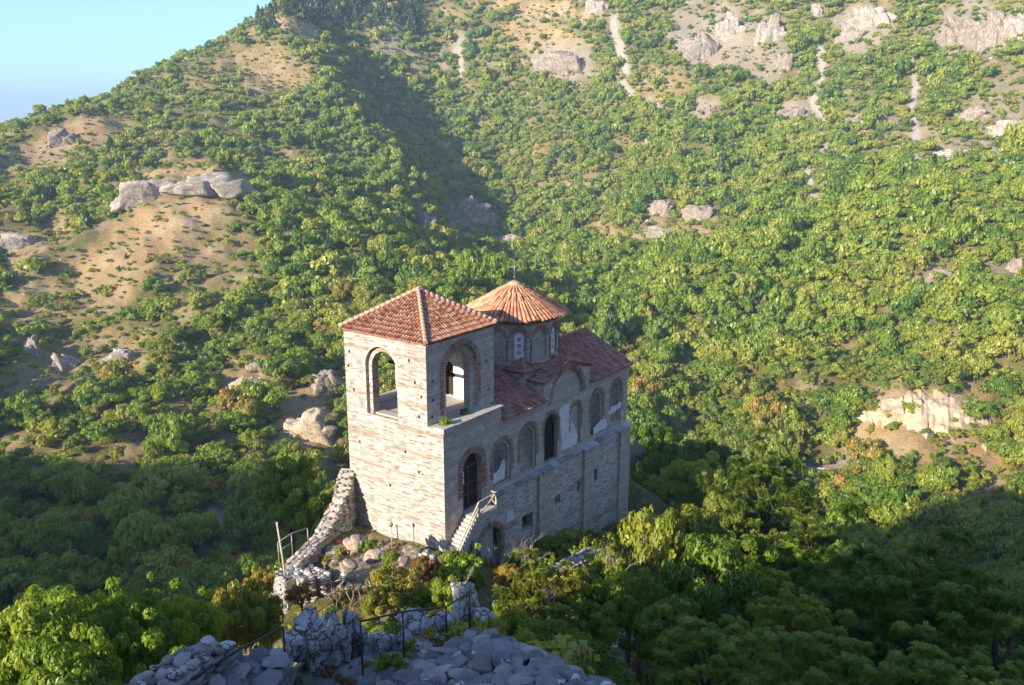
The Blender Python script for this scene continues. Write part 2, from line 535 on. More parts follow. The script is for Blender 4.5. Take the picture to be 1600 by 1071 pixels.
def build_terrain():
    az = np.concatenate([np.arange(-180, -42, 2.0), np.arange(-42, 42, 0.16), np.arange(42, 180, 2.0)])
    r = [0.0]; q = 1.2
    while q < 9000:
        r.append(q); q += max(0.35, q * 0.0085) if q < 900 else q * 0.06
    r = np.array(r[1:])
    A, Rr = np.meshgrid(np.radians(az), r, indexing='ij')
    X = CAM[0] + Rr * np.sin(A); Y = CAM[1] + Rr * np.cos(A)
    XY = np.stack([X.ravel(), Y.ravel()], 1)
    Z = ground_z(XY)
    V = np.concatenate([XY, Z[:, None]], 1)
    soil, rock, scree = cover(V)
    na, nr = len(az), len(r)
    i = np.arange(na); j = np.arange(nr - 1)
    I, J = np.meshgrid(i, j, indexing='ij')
    I2 = (I + 1) % na
    F = np.stack([I * nr + J, I * nr + J + 1, I2 * nr + J + 1, I2 * nr + J], -1).reshape(-1, 4)
    # close the little hole under the camera
    hub = len(V)
    V = np.concatenate([V, [[CAM[0], CAM[1], float(ground_z([[CAM[0], CAM[1]]])[0])]]])
    T = np.stack([i * nr, ((i + 1) % na) * nr, np.full(na, hub), np.full(na, hub)], -1)
    F = np.concatenate([F[:, ::-1]])
    col = np.stack([np.append(soil, 0), np.append(rock, 0), np.append(scree, 0), np.ones(hub + 1)], 1)
    me = mesh_np('terrain', V, F, {'cover': ('POINT', col)}, smooth=True)
    bm = bmesh.new(); bm.from_mesh(me); bm.verts.ensure_lookup_table()
    for k in range(na):
        try: bm.faces.new((bm.verts[k * nr], bm.verts[((k + 1) % na) * nr], bm.verts[hub]))
        except ValueError: pass
    bm.to_mesh(me); bm.free()
    t = NT('hillside')
    a = t.n('Attribute', attribute_name='cover')
    sx = t.n('SeparateColor'); t.l(a.outputs['Color'], sx.inputs[0])
    geo = t.n('NewGeometry')
    pos = geo.outputs['Position']
    n1 = t.noise(pos, 0.11, 6, 0.65); n2 = t.noise(pos, 0.9, 6, 0.7); n3 = t.noise(pos, 0.035, 4)
    under = t.mix(t.ramp(n2.outputs[0], [(0.35, 0), (0.65, 1)]), (0.075, 0.095, 0.022), (0.16, 0.14, 0.045))
    dry = t.mix(t.ramp(n2.outputs[0], [(0.3, 0), (0.7, 1)]), (0.35, 0.205, 0.08), (0.47, 0.315, 0.155))
    dry = t.mix(t.ramp(n1.outputs[0], [(0.45, 0), (0.62, .7)]), dry, (0.44, 0.34, 0.22))
    rockc = t.mix(t.ramp(n2.outputs[0], [(0.35, 0), (0.7, 1)]), (0.30, 0.235, 0.18), (0.44, 0.37, 0.30))
    scr = t.mix(t.ramp(n2.outputs[0], [(0.3, 0), (0.7, 1)]), (0.35, 0.30, 0.255), (0.46, 0.40, 0.35))
    basef = t.ramp(t.math('ADD', n1.outputs[0], t.math('MULTIPLY', n3.outputs[0], 0.3)), [(0.62, 0.10), (0.80, 0.7)])
    c = t.mix(basef, under, dry)
    c = t.mix(sx.outputs[0], c, dry)
    c = t.mix(sx.outputs[1], c, rockc)
    c = t.mix(sx.outputs[2], c, scr)
    # steep faces show rock
    nx = t.n('SeparateXYZ'); t.l(geo.outputs['Normal'], nx.inputs[0])
    steep = t.ramp(nx.outputs[2], [(0.42, 1), (0.58, 0)])
    c = t.mix(t.math('MULTIPLY', steep, 0.8), c, rockc)
    n4 = t.noise(pos, 3.2, 6, 0.75)
    c = t.mix(t.ramp(n4.outputs[0], [(0.50, 0), (0.60, .75)]), c, (0.13, 0.115, 0.045))
    c = t.mix(t.ramp(n4.outputs[0], [(0.30, .6), (0.40, 0)]), c, (0.46, 0.40, 0.32))
    h = t.math('ADD', t.math('ADD', n2.outputs[0], t.math('MULTIPLY', n4.outputs[0], .6)), t.math('MULTIPLY', n1.outputs[0], 2.0))
    t.principled(c, 0.95, t.bump(h, 0.8, 0.6), 0.1)
    o = link('hillside_terrain', me, t.mat)
    tag(o, 'steep wooded valley sides and rock spur with dry orange grass and bare rock', 'terrain', kind='structure')
    return o


build_terrain()
# ================================================================== MASONRY MATERIALS
def masonry_uv(t, wob=0.05, sc=1.3):
    uv = t.n('UVMap')
    ns = t.noise(uv.outputs[0], sc, 3)
    sub = t.n('VectorMath', operation='SUBTRACT'); t.l(ns.outputs['Color'], sub.inputs[0]); sub.inputs[1].default_value = (0.5, 0.5, 0.5)
    mul = t.n('VectorMath', operation='MULTIPLY'); t.l(sub.outputs[0], mul.inputs[0]); mul.inputs[1].default_value = (wob * 2.4, wob, 0)
    add = t.n('VectorMath', operation='ADD'); t.l(uv.outputs[0], add.inputs[0]); t.l(mul.outputs[0], add.inputs[1])
    return uv.outputs[0], add.outputs[0]


def brick(t, vec, w, h, mortar, c1, c2, cm, bias=0.0, smooth_=0.3, off=0.5, freq=2, squash=1.0):
    b = t.n('TexBrick')
    b.offset = off; b.offset_frequency = freq; b.squash = squash; b.squash_frequency = 3
    t.l(vec, b.inputs['Vector'])
    b.inputs['Scale'].default_value = 1.0
    b.inputs['Brick Width'].default_value = w
    b.inputs['Row Height'].default_value = h
    b.inputs['Mortar Size'].default_value = mortar
    b.inputs['Mortar Smooth'].default_value = smooth_
    b.inputs['Bias'].default_value = bias
    b.inputs['Color1'].default_value = tuple(c1) + (1,)
    b.inputs['Color2'].default_value = tuple(c2) + (1,)
    b.inputs['Mortar'].default_value = tuple(cm) + (1,)
    return b


def mat_rubble(name, stone_a, stone_b, brown, mortar, brown_amt):
    """Coursed rubble of thin flat stones of uneven length, with brown schist slabs and brick strips in some courses."""
    t = NT(name)
    uv, wv = masonry_uv(t, 0.13, 1.5)
    b1 = brick(t, wv, 0.46, 0.135, 0.022, (0, 0, 0), (1, 1, 1), (0.5, 0.5, 0.5), off=0.37, squash=1.6)
    b2 = brick(t, wv, 0.83, 0.27, 0.018, (0, 0, 0), (1, 1, 1), (0.5, 0.5, 0.5), off=0.61, freq=3)
    # long thin dark strips, stretched along the courses
    mp = t.n('Mapping'); t.l(wv, mp.inputs[0]); mp.inputs['Scale'].default_value = (1.5, 8.0, 1)
    strips = t.noise(mp.outputs[0], 1.0, 4, 0.6)
    big = t.noise(uv, 0.45, 4)
    mp2 = t.n('Mapping'); t.l(wv, mp2.inputs[0]); mp2.inputs['Scale'].default_value = (2.4, 7.0, 1)
    var = t.noise(mp2.outputs[0], 1.0, 2)
    stone = t.mix(t.ramp(var.outputs[0], [(0.3, 0), (0.7, 1)]), stone_a, stone_b)
    stone = t.mix(t.ramp(b1.outputs['Color'], [(0.1, 0), (0.9, 0.5)]), stone, tuple(min(1, c * 1.22) for c in stone_b))
    stone = t.mix(t.math('MULTIPLY', t.ramp(strips.outputs[0], [(0.5, 0), (0.6, 1)]), brown_amt), stone, brown)
    stone = t.mix(t.math('MULTIPLY', t.ramp(b2.outputs['Color'], [(0.72, 0), (0.8, 1)], 'LINEAR'), 0.30 * brown_amt), stone, tuple(c * 0.7 for c in brown))
    col = t.mix(t.math('MULTIPLY', b1.outputs['Fac'], 0.75), stone, mortar)
    col = t.mix(t.ramp(big.outputs[0], [(0.35, 0.0), (0.7, 0.35)]), col, tuple(c * 0.8 for c in mortar))
    mp3 = t.n('Mapping'); t.l(uv, mp3.inputs[0]); mp3.inputs['Scale'].default_value = (1.1, 0.16, 1)
    runs = t.noise(mp3.outputs[0], 1.0, 5, 0.7)
    col = t.mix(t.ramp(runs.outputs[0], [(0.52, 0.0), (0.7, 0.45)]), col, tuple(c * 0.62 for c in stone_a))
    courses = t.n('Mapping'); t.l(wv, courses.inputs[0]); courses.inputs['Scale'].default_value = (0.05, 1.1, 1)
    cn = t.noise(courses.outputs[0], 1.0, 3, 0.6)
    col = t.mix(t.math('MULTIPLY', t.ramp(cn.outputs[0], [(0.56, 0.0), (0.6, 0.5)]), brown_amt), col, tuple(c * 1.15 for c in brown))
    fine = t.noise(uv, 14, 5, 0.7)
    h = t.math('ADD', t.math('MULTIPLY', b1.outputs['Fac'], -0.7), t.math('MULTIPLY', fine.outputs[0], 0.8))
    h = t.math('ADD', h, t.math('MULTIPLY', strips.outputs[0], 0.8))
    t.principled(col, 0.9, t.bump(h, 0.75, 0.05), 0.15)
    return t.mat


def mat_banded():
    """Cloisonne masonry: grey squared blocks framed by bands of red brick."""
    t = NT('banded_masonry')
    uv, wv = masonry_uv(t, 0.035, 1.2)
    st = brick(t, wv, 0.46, 0.28, 0.03, (0.40, 0.345, 0.29), (0.68, 0.60, 0.51), (0.72, 0.63, 0.52), off=0.43)
    br = brick(t, wv, 0.36, 0.105, 0.034, (0.42, 0.17, 0.11), (0.54, 0.28, 0.19), (0.57, 0.52, 0.46), off=0.5)
    sx = t.n('SeparateXYZ'); t.l(wv, sx.inputs[0])
    z = t.math('ADD', sx.outputs[1], 40.0)
    m = t.math('MODULO', z, 0.91)
    band = t.math('GREATER_THAN', m, 0.565)
    # vertical brick joints between some blocks
    x = t.math('MODULO', t.math('ADD', sx.outputs[0], 40.0), 1.38)
    vj = t.math('LESS_THAN', x, 0.07)
    patch = t.noise(uv, 0.55, 3)
    band = t.math('MULTIPLY', t.math('MAXIMUM', band, vj), t.ramp(patch.outputs[0], [(0.32, 0.15), (0.42, 1)]))
    mp = t.n('Mapping'); t.l(wv, mp.inputs[0]); mp.inputs['Scale'].default_value = (2.2, 3.6, 1)
    var = t.noise(mp.outputs[0], 1.0, 2)
    stone = t.mix(t.ramp(var.outputs[0], [(0.35, 0), (0.7, 0.6)]), st.outputs['Color'], (0.40, 0.33, 0.25))
    col = t.mix(band, stone, br.outputs['Color'])
    stain = t.noise(uv, 0.8, 5, 0.65)
    col = t.mix(t.ramp(stain.outputs[0], [(0.52, 0), (0.75, 0.5)]), col, (0.47, 0.42, 0.35))
    fine = t.noise(uv, 18, 4, 0.7)
    hf = t.n('Mix'); hf.data_type = 'FLOAT'
    t.l(band, hf.inputs[0]); t.l(st.outputs['Fac'], hf.inputs[2]); t.l(br.outputs['Fac'], hf.inputs[3])
    h = t.math('ADD', t.math('MULTIPLY', hf.outputs[0], -0.8), t.math('MULTIPLY', fine.outputs[0], 0.7))
    t.principled(col, 0.9, t.bump(h, 0.8, 0.04), 0.15)
    return t.mat


def mat_tile(name='clay_tile', a=(0.50, 0.21, 0.11), b=(0.30, 0.12, 0.07), c=(0.62, 0.36, 0.22), lichen=(0.52, 0.44, 0.34)):
    t = NT(name)
    at_ = t.n('Attribute', attribute_name='tone')
    tc = t.n('TexCoord')
    col = t.ramp(at_.outputs['Fac'], [(0.0, b), (0.35, a), (0.75, tuple((x + y) / 2 for x, y in zip(a, c))), (1.0, c)])
    ns = t.noise(tc.outputs['Object'], 2.2, 5, 0.7)
    col = t.mix(t.ramp(ns.outputs[0], [(0.55, 0), (0.72, 0.75)]), col, lichen)
    n2 = t.noise(tc.outputs['Object'], 30, 3)
    t.principled(col, 0.85, t.bump(n2.outputs[0], 0.4, 0.02), 0.2)
    return t.mat


def mat_plain(name, col, col2=None, scale=6.0, rough=0.85, bump=0.3, spec=0.2, metal=0.0, dist=0.02, tone=False):
    t = NT(name)
    tc = t.n('TexCoord')
    ns = t.noise(tc.outputs['Object'], scale, 5, 0.65)
    c = t.mix(t.ramp(ns.outputs[0], [(0.35, 0), (0.68, 1)]), col, col2 or tuple(x * 0.65 for x in col))
    if tone:
        a = t.n('Attribute', attribute_name='tone')
        hsv = t.n('HueSaturation'); t.l(c, hsv.inputs['Color'])
        t.l(t.math('ADD', t.math('MULTIPLY', a.outputs['Fac'], 0.9), 0.55), hsv.inputs['Value'])
        c = hsv.outputs[0]
    n2 = t.noise(tc.outputs['Object'], scale * 5, 4)
    t.principled(c, rough, t.bump(n2.outputs[0], bump, dist), spec, metal)
    return t.mat


M = {}
M['rubble'] = mat_rubble('pale_rubble', (0.39, 0.355, 0.305), (0.53, 0.495, 0.44), (0.22, 0.14, 0.085), (0.49, 0.46, 0.41), 1.1)
M['rubble_grey'] = mat_rubble('grey_rubble', (0.49, 0.435, 0.37), (0.71, 0.64, 0.555), (0.26, 0.165, 0.11), (0.70, 0.63, 0.54), 1.1)
M['banded'] = mat_banded()
M['tile'] = mat_tile()
M['tile_old'] = mat_tile('weathered_tile', (0.44, 0.20, 0.125), (0.27, 0.125, 0.085), (0.54, 0.31, 0.21), (0.46, 0.38, 0.31))
M['mortar'] = mat_plain('mortar', (0.48, 0.36, 0.27), (0.40, 0.25, 0.17), 5)
M['archbrick'] = mat_plain('arch_brick', (0.42, 0.20, 0.13), (0.34, 0.17, 0.12), 8, tone=True)
M['archmortar'] = mat_plain('arch_mortar', (0.50, 0.45, 0.38), (0.42, 0.37, 0.31), 5)
M['ledge'] = mat_plain('ledge_slab', (0.40, 0.40, 0.39), (0.29, 0.29, 0.28), 3, tone=True)
M['plaster'] = mat_plain('lime_plaster', (0.82, 0.81, 0.79), (0.62, 0.60, 0.57), 2.2, bump=0.5)
M['wood_dark'] = mat_plain('dark_wood', (0.055, 0.032, 0.02), (0.03, 0.02, 0.014), 7, 0.7)
M['wood_pale'] = mat_plain('weathered_wood', (0.50, 0.43, 0.34), (0.36, 0.30, 0.24), 9, 0.8)
M['glass_dark'] = mat_plain('dark_pane', (0.02, 0.02, 0.022), (0.012, 0.012, 0.014), 3, 0.25, 0.05, 0.5)
M['void'] = mat_plain('interior_dark', (0.03, 0.025, 0.022), (0.02, 0.017, 0.015), 3)
M['concrete'] = mat_plain('pale_concrete', (0.52, 0.47, 0.40), (0.40, 0.36, 0.31), 4)
M['slab_white'] = mat_plain('window_slab', (0.80, 0.79, 0.77), (0.68, 0.67, 0.65), 5)
M['paper'] = mat_plain('paper', (0.75, 0.76, 0.78), (0.68, 0.7, 0.72), 4, bump=0.0)
M['iron'] = mat_plain('grey_iron', (0.28, 0.27, 0.27), (0.18, 0.15, 0.13), 10, 0.5, 0.2, 0.4, 0.6)


# ================================================================== WALL PANELS
def arch(a, b, z0, ztop, n=14):
    """Round-headed outline, counter-clockwise, in (run, height)."""
    r = (b - a) / 2
    zs = ztop - r
    pts = [(a, z0), (b, z0)]
    for k in range(n + 1):
        t = math.pi * k / n
        pts.append((a + r + r * math.cos(t), zs + r * math.sin(t)))
    return pts


def rect(a, b, z0, z1):
    return [(a, z0), (b, z0), (b, z1), (a, z1)]


def circ(cx, cz, r, n=14):
    return [(cx + r * math.cos(2 * math.pi * k / n), cz + r * math.sin(2 * math.pi * k / n)) for k in range(n)]


def inpoly(p, poly):
    x, y = p; c = False
    for i in range(len(poly)):
        x1, y1 = poly[i]; x2, y2 = poly[i - 1]
        if (y1 > y) != (y2 > y) and x < (x2 - x1) * (y - y1) / (y2 - y1) + x1:
            c = not c
    return c


class Frame:
    """A vertical plane: origin, horizontal run direction; outward normal = run x up."""

    def __init__(self, o, run):
        self.o = Vector(o); self.t = Vector(run).normalized(); self.nrm = self.t.cross(Vector((0, 0, 1)))

    def p(self, s, z, d=0.0):
        """d > 0 is inwards."""
        q = self.o + self.t * s - self.nrm * d
        return (q.x, q.y, q.z + z)


def panel(mb, fr, outline, holes=(), d=0.0, mi=0):
    """Flat wall face with holes. holes: (polygon, depth, back material or None, reveal material)."""
    pts = [Vector(p) for p in outline]
    edges = [(i, (i + 1) % len(outline)) for i in range(len(outline))]
    for h in holes:
        b = len(pts)
        pts += [Vector(p) for p in h[0]]
        edges += [(b + i, b + (i + 1) % len(h[0])) for i in range(len(h[0]))]
    ov, oe, of, _, _, _ = mgeo.delaunay_2d_cdt(pts, edges, [], 0, 1e-5)
    idx = [mb.vert(fr.p(v.x, v.y, d)) for v in ov]
    for f in of:
        c = (sum(ov[i].x for i in f) / 3, sum(ov[i].y for i in f) / 3)
        if not inpoly(c, outline) or any(inpoly(c, h[0]) for h in holes):
            continue
        a = [ov[i] for i in f]
        ar = (a[1].x - a[0].x) * (a[2].y - a[0].y) - (a[2].x - a[0].x) * (a[1].y - a[0].y)
        mb.polyi([idx[i] for i in (f if ar > 0 else f[::-1])], mi)
    for h in holes:
        poly, depth, back, rev = h
        for i in range(len(poly)):
            a, b = poly[i], poly[(i + 1) % len(poly)]
            mb.poly([fr.p(*a, d), fr.p(*b, d), fr.p(*b, d + depth), fr.p(*a, d + depth)][::-1], rev)
        if back is not None:
            mb.poly([fr.p(*q, d + depth) for q in poly], back)


def archivolt(mb, fr, cx, zs, r, w, proud, n, mi_b=0, mi_m=1, legs=0.0, d0=0.0, frac=0.62):
    """Ring of radial bricks round an arch head, with mortar between; optional brick legs below the springing."""
    for k in range(n):
        t0, t1 = math.pi * k / n, math.pi * (k + 1) / n
        tm = t0 + (t1 - t0) * frac
        for a, b, pr, mi, col in ((t0, tm, proud * random.uniform(0.8, 1.1), mi_b, random.random()), (tm, t1, proud * 0.55, mi_m, 0.5)):
            q = []
            for rr in (r, r + w):
                for t in (a, b):
                    q.append((cx + rr * math.cos(t), zs + rr * math.sin(t)))
            A = [fr.p(*x, d0 - pr) for x in q]; B = [fr.p(*x, d0 + 0.02) for x in q]
            mb.poly([A[0], A[2], A[3], A[1]], mi, col)
            mb.poly([A[2], B[2], B[3], A[3]], mi, col)
            mb.poly([B[0], A[0], A[1], B[1]], mi, col)
            mb.poly([A[0], B[0], B[2], A[2]], mi, col); mb.poly([A[1], A[3], B[3], B[1]], mi, col)
    nl = int(legs / 0.1)
    for k in range(nl):
        for sgn in (-1, 1):
            a, b = cx + sgn * r, cx + sgn * (r + w * random.uniform(0.75, 1.1))
            a, b = min(a, b), max(a, b)
            z1 = zs - 0.1 * k; z0 = z1 - 0.066
            pr = proud * random.uniform(0.4, 0.9)
            A = [fr.p(a, z0, d0 - pr), fr.p(b, z0, d0 - pr), fr.p(b, z1, d0 - pr), fr.p(a, z1, d0 - pr)]
            B = [fr.p(a, z0, d0 + .01), fr.p(b, z0, d0 + .01), fr.p(b, z1, d0 + .01), fr.p(a, z1, d0 + .01)]
            col = random.random()
            mb.poly(A, mi_b, col)
            for i in range(4):
                j = (i + 1) % 4
                mb.poly([A[j], A[i], B[i], B[j]], mi_b, col)


# ================================================================== TILED ROOFS
def tile_col(mb, p0, up, side, nrm, length, w, row=0.36, taper=0.86, nseg=5, tone=None, mi=0):
    """One column of overlapping half-round tiles laid from p0 upwards."""
    n = max(1, int(round(length / row)))
    row = length / n
    for i in range(n):
        col = random.random() if tone is None else tone()
        j = random.uniform(-0.012, 0.012)
        a = p0 + up * (row * i - 0.03 * (i > 0)) + side * j
        b = p0 + up * (row * (i + 1) + 0.02) + side * j
        ra, rb = w * 0.5, w * 0.5 * taper
        la, lb = 0.030 + random.uniform(0, 0.012), 0.004
        A, B = [], []
        for k in range(nseg + 1):
            t = math.pi * k / nseg
            A.append(mb.vert(a + side * (ra * math.cos(t)) + nrm * (ra * 0.85 * math.sin(t) + la)))
            B.append(mb.vert(b + side * (rb * math.cos(t)) + nrm * (rb * 0.85 * math.sin(t) + lb)))
        for k in range(nseg):
            mb.polyi((A[k], B[k], B[k + 1], A[k + 1])[::-1], mi, col, True)
        mb.polyi(A, mi, col * 0.6)


def tile_slope(mb, eave_a, eave_b, poly, updir, spacing=0.215, mi=0, mi_base=1, over=0.0):
    """Tiles over a flat roof plane. eave_a -> eave_b is the s axis (left to right seen from outside), updir climbs; poly: convex (s, r)."""
    ea, eb = Vector(eave_a), Vector(eave_b)
    side = (eb - ea).normalized()
    up = Vector(updir).normalized()
    nrm = side.cross(up).normalized()
    if nrm.z < 0: nrm = -nrm
    base = [ea + side * s + up * r for s, r in poly]
    mb.poly([b + nrm * 0.01 for b in base], mi_base, 0.2)
    mb.poly([b - nrm * 0.10 for b in base][::-1], mi_base, 0.1)
    for i in range(len(base)):
        a, b = base[i], base[(i + 1) % len(base)]
        mb.poly([a - nrm * 0.1, b - nrm * 0.1, b + nrm * 0.01, a + nrm * 0.01], mi_base, 0.2)
    smin, smax = min(p[0] for p in poly), max(p[0] for p in poly)
    ns = int((smax - smin) / spacing)
    for k in range(ns + 1):
        s = smin + (k + 0.5) * (smax - smin) / (ns + 1)
        rs = []
        for i in range(len(poly)):
            (s1, r1), (s2, r2) = poly[i], poly[(i + 1) % len(poly)]
            if (s1 - s) * (s2 - s) <= 0 and abs(s1 - s2) > 1e-9:
                rs.append(r1 + (r2 - r1) * (s - s1) / (s2 - s1))
        if len(rs) < 2: continue
        r0, r1 = min(rs), max(rs)
        if r1 - r0 < 0.15: continue
        o = random.uniform(0, 0.03)
        tile_col(mb, ea + side * s + up * (r0 - over - o) + nrm * 0.005, up, side, nrm, r1 - r0 + over + o, spacing * 0.82)


def hip(mb, a, b, r=0.12, mi=2):
    """Row of ridge tiles bedded in mortar."""
    a, b = Vector(a), Vector(b)
    d = b - a
    n = max(1, int(d.length / 0.34))
    for i in range(n):
        p, q = a + d * (i / n), a + d * ((i + 1.08) / n)
        mb.tube([p, q], [r * 1.08, r * 0.9], 8, mi, random.uniform(0.3, 0.9))


# ================================================================== THE CHURCH (u along the nave, v across, z up)
YAW = math.radians(36.27)
church = empty('church', (0, 0, 0), math.pi / 2 - YAW)
tag(church, 'old stone church with tiled roofs, arched belfry tower and round dome on the rock spur', 'church')
CU = np.array([math.sin(YAW), math.cos(YAW), 0.0]); CV = np.array([-math.cos(YAW), math.sin(YAW), 0.0])
def cw(u, v, z):
    """church coordinates to world"""
    return CU * u + CV * v + np.array([0, 0, z])

L, VW, TV, TU, HE, HC = 20.9, 7.57, 1.15, 6.1, 12.15, 7.5
F_S = Frame((0, 0, 0), (1, 0, 0))            # long shaded side, run = u
F_W = Frame((0, 0, 0), (0, -1, 0))           # sunlit end, run = -v
F_N = Frame((0, VW, 0), (-1, 0, 0))
F_E = Frame((L, 0, 0), (0, 1, 0))

# ---- sunlit end wall, one plane from the ground to the belfry eaves
mb = MB()
o_arch = arch(-5.86, -3.3, 7.35, 11.55); i_arch = arch(-5.56, -3.6, 7.05, 11.22)
holes_W = [(o_arch, 0.22, None, 0)]
for v, z in ((7.15, 10.9), (7.3, 10.0), (2.0, 9.9), (1.55, 9.15), (1.75, 7.95), (6.9, 8.6), (2.4, 11.1), (1.9, 4.6), (6.6, 5.4), (4.2, 3.2), (2.9, 5.6)):
    holes_W.append((rect(-v - 0.07, -v + 0.07, z - 0.09, z + 0.09), 0.35, 1, 0))
panel(mb, F_W, [(-VW, -5), (0, -5), (0, HC), (-TV, HC), (-TV, HE), (-VW, HE)], holes_W)
panel(mb, F_W, rect(-6.0, -3.15, 6.95, 11.7), [(i_arch, 0.5, None, 0)], d=0.22)
mb.build('wall', [M['rubble'], M['void']], church)

# ---- upper shaded wall with its blind arches
mb = MB()
up_outline = [(0, -5), (4.4, -5), (4.4, 1.0), (L, 1.0), (L, 6.62), (15.5, 6.62), (15.5, 7.85), (12.65, 8.72), (9.8, 7.85), (9.8, 6.66), (5.32, 6.66), (5.32, HC), (0, HC)]
hs = [(arch(1.62, 3.38, 1.9, 5.4), 0.55, None, 0),
      (arch(4.45, 6.3, 2.5, 5.35), 0.22, 0, 0), (arch(7.2, 9.0, 2.45, 5.5), 0.22, 0, 0),
      (arch(9.92, 11.5, 2.3, 5.55), 0.5, None, 0),
      (arch(13.1, 14.35, 2.5, 5.5), 0.2, 0, 0), (arch(15.7, 17.35, 2.5, 5.7), 0.22, 0, 0), (arch(18.5, 20.0, 2.6, 5.75), 0.22, 0, 0),
      (arch(10.75, 14.6, 6.15, 8.12), 0.2, 0, 0)]
panel(mb, F_S, up_outline, hs)
mb.build('wall', [M['banded']], church)

# ---- inner orders of the blind arches (a second, narrower recess)
for a, b, z0, zt in ((4.45, 6.3, 2.5, 5.35), (7.2, 9.0, 2.45, 5.5), (15.7, 17.35, 2.5, 5.7), (18.5, 20.0, 2.6, 5.75)):
    w = 0.2
    mb = MB()
    panel(mb, F_S, arch(a + .002, b - .002, z0 + .002, zt - .002), [(arch(a + w, b - w, z0 + .01, zt - w), 0.10, 0, 0)], d=0.12)
    mb.build('blind_arch', [M['banded']], church)

# ---- far sides
mb = MB()
panel(mb, F_N, [(-L, -6), (0, -6), (0, HC), (-TU, HC), (-TU, 6.66), (-L, 6.62)])
panel(mb, F_E, [(0, -8), (VW, -8), (VW, 6.62), (VW / 2, 8.75), (0, 6.62)])
mb.build('wall', [M['banded']], church)

# ---- lower shaded wall: grey rubble, pilasters, small windows, low door
mb = MB()
LV = -0.2
F_L = Frame((0, LV, 0), (1, 0, 0))
lo = [(arch(2.9, 4.95, -3.2, 0.2), 0.5, None, 0), (rect(7.2, 8.4, -1.42, -0.36), 0.5, 1, 0), (rect(10.95, 11.6, -0.96, -0.3), 0.45, 1, 0), (rect(13.72, 14.15, -0.96, -0.22), 0.45, 1, 0), (rect(16.02, 16.5, -1.02, -0.06), 0.45, 1, 0),
      (rect(19.1, 19.3, 1.05, 1.3), 0.3, 1, 0), (rect(12.3, 12.44, 0.9, 1.05), 0.3, 1, 0)]
panel(mb, F_L, [(2.2, -8), (L, -8), (L, 2.0), (4.42, 2.0), (4.42, 1.2), (2.2, 1.2)], lo)
mb.poly([F_L.p(2.2, -8), F_L.p(2.2, 1.2), F_L.p(2.2, 1.2, 0.2), F_L.p(2.2, -8, 0.2)], 0)
mb.poly([F_L.p(2.2, 1.2), F_L.p(4.42, 1.2), F_L.p(4.42, 1.2, 0.2), F_L.p(2.2, 1.2, 0.2)], 0)
mb.poly([F_L.p(4.42, 1.2), F_L.p(4.42, 2.0), F_L.p(4.42, 2.0, 0.2), F_L.p(4.42, 1.2, 0.2)], 0)
mb.poly([F_L.p(L, -8), F_L.p(L, -8, 0.2), F_L.p(L, 2.0, 0.2), F_L.p(L, 2.0)], 0)
mb.build('wall', [M['rubble_grey'], M['void']], church)
mb = MB()
for a, b in ((8.85, 10.15), (14.4, 15.6), (19.45, L + 0.02)):
    mb = MB()
    mb.boxab((a, LV - 0.2, -8), (b, LV + 0.05, 2.0))
    mb.build('pilaster', [M['banded']], church)

# ---- ledge between the storeys
mb = MB()
x = 4.5
while x < L:
    w = random.uniform(0.7, 1.3)
    b = min(L + 0.1, x + w)
    pil = any(a - 0.1 < (x + b) / 2 < c + 0.1 for a, c in ((8.85, 10.15), (14.4, 15.6), (19.45, 21.2)))
    out = LV - (0.34 if pil else 0.14) - random.uniform(0, 0.05)
    zt = 2.13 + random.uniform(-0.015, 0.015)
    c = random.random()
    P = [(x + .01, out, 1.985), (b - .01, out, 1.985), (b - .01, out, zt - 0.06), (x + .01, out, zt - 0.06), (x + .01, 0.06, zt + 0.05), (b - .01, 0.06, zt + 0.05), (x + .01, .06, 1.985), (b - .01, .06, 1.985)]
    V_ = [mb.vert(p) for p in P]
    for q in ((0, 1, 2, 3), (3, 2, 5, 4), (0, 3, 4, 6), (1, 7, 5, 2), (0, 6, 7, 1)):
        mb.polyi([V_[i] for i in q], 0, c)
    x = b
mb.build('ledge', [M['ledge']], church)

# ---- plaster remnants
def plaster(fr, pts, d, seed):
    rr = random.Random(seed)
    out = []
    for i in range(len(pts)):
        a, b = pts[i], pts[(i + 1) % len(pts)]
        for k in range(5):
            t = k / 5
            out.append((a[0] + (b[0] - a[0]) * t + rr.uniform(-.06, .06), a[1] + (b[1] - a[1]) * t + rr.uniform(-.06, .06)))
    m = MB()
    panel(m, fr, out, d=d - 0.014)
    for i in range(len(out)):
        a, b = out[i], out[(i + 1) % len(out)]
        m.poly([fr.p(*a, d - .014), fr.p(*a, d + .002), fr.p(*b, d + .002), fr.p(*b, d - .014)], 0)
    m.build('plaster_patch', [M['plaster']], church)


def z4(x, y):                                   # reading off an enlarged crop of the photograph
    q = ray(660 + x * 340 / 1214, 600 + y * 300 / 1071)
    t = -(CAM @ CV) / (q @ CV)
    w = CAM + t * q
    return float(w @ CU), float(w[2])

plaster(F_S, [z4(*q) for q in ((757, 170), (775, 125), (815, 112), (832, 150), (826, 200), (850, 245), (868, 290), (860, 335), (800, 365), (770, 372), (780, 300), (768, 240))], 0.0, 1)
plaster(F_S, [z4(*q) for q in ((950, 250), (1000, 195), (1030, 200), (1030, 240), (990, 265), (955, 285))], 0.0, 2)
plaster(F_S, [z4(*q) for q in ((1040, 130), (1075, 120), (1112, 95), (1105, 135), (1060, 160), (1035, 178))], 0.0, 3)
plaster(F_S, [(4.75, 2.65), (5.95, 2.65), (6.0, 3.6), (5.7, 4.0), (5.3, 3.4), (4.8, 3.3)], 0.22, 4)
plaster(F_L, [(5.5, -0.2), (6.3, -0.1), (6.2, 0.7), (5.6, 0.5)], 0.0, 5)

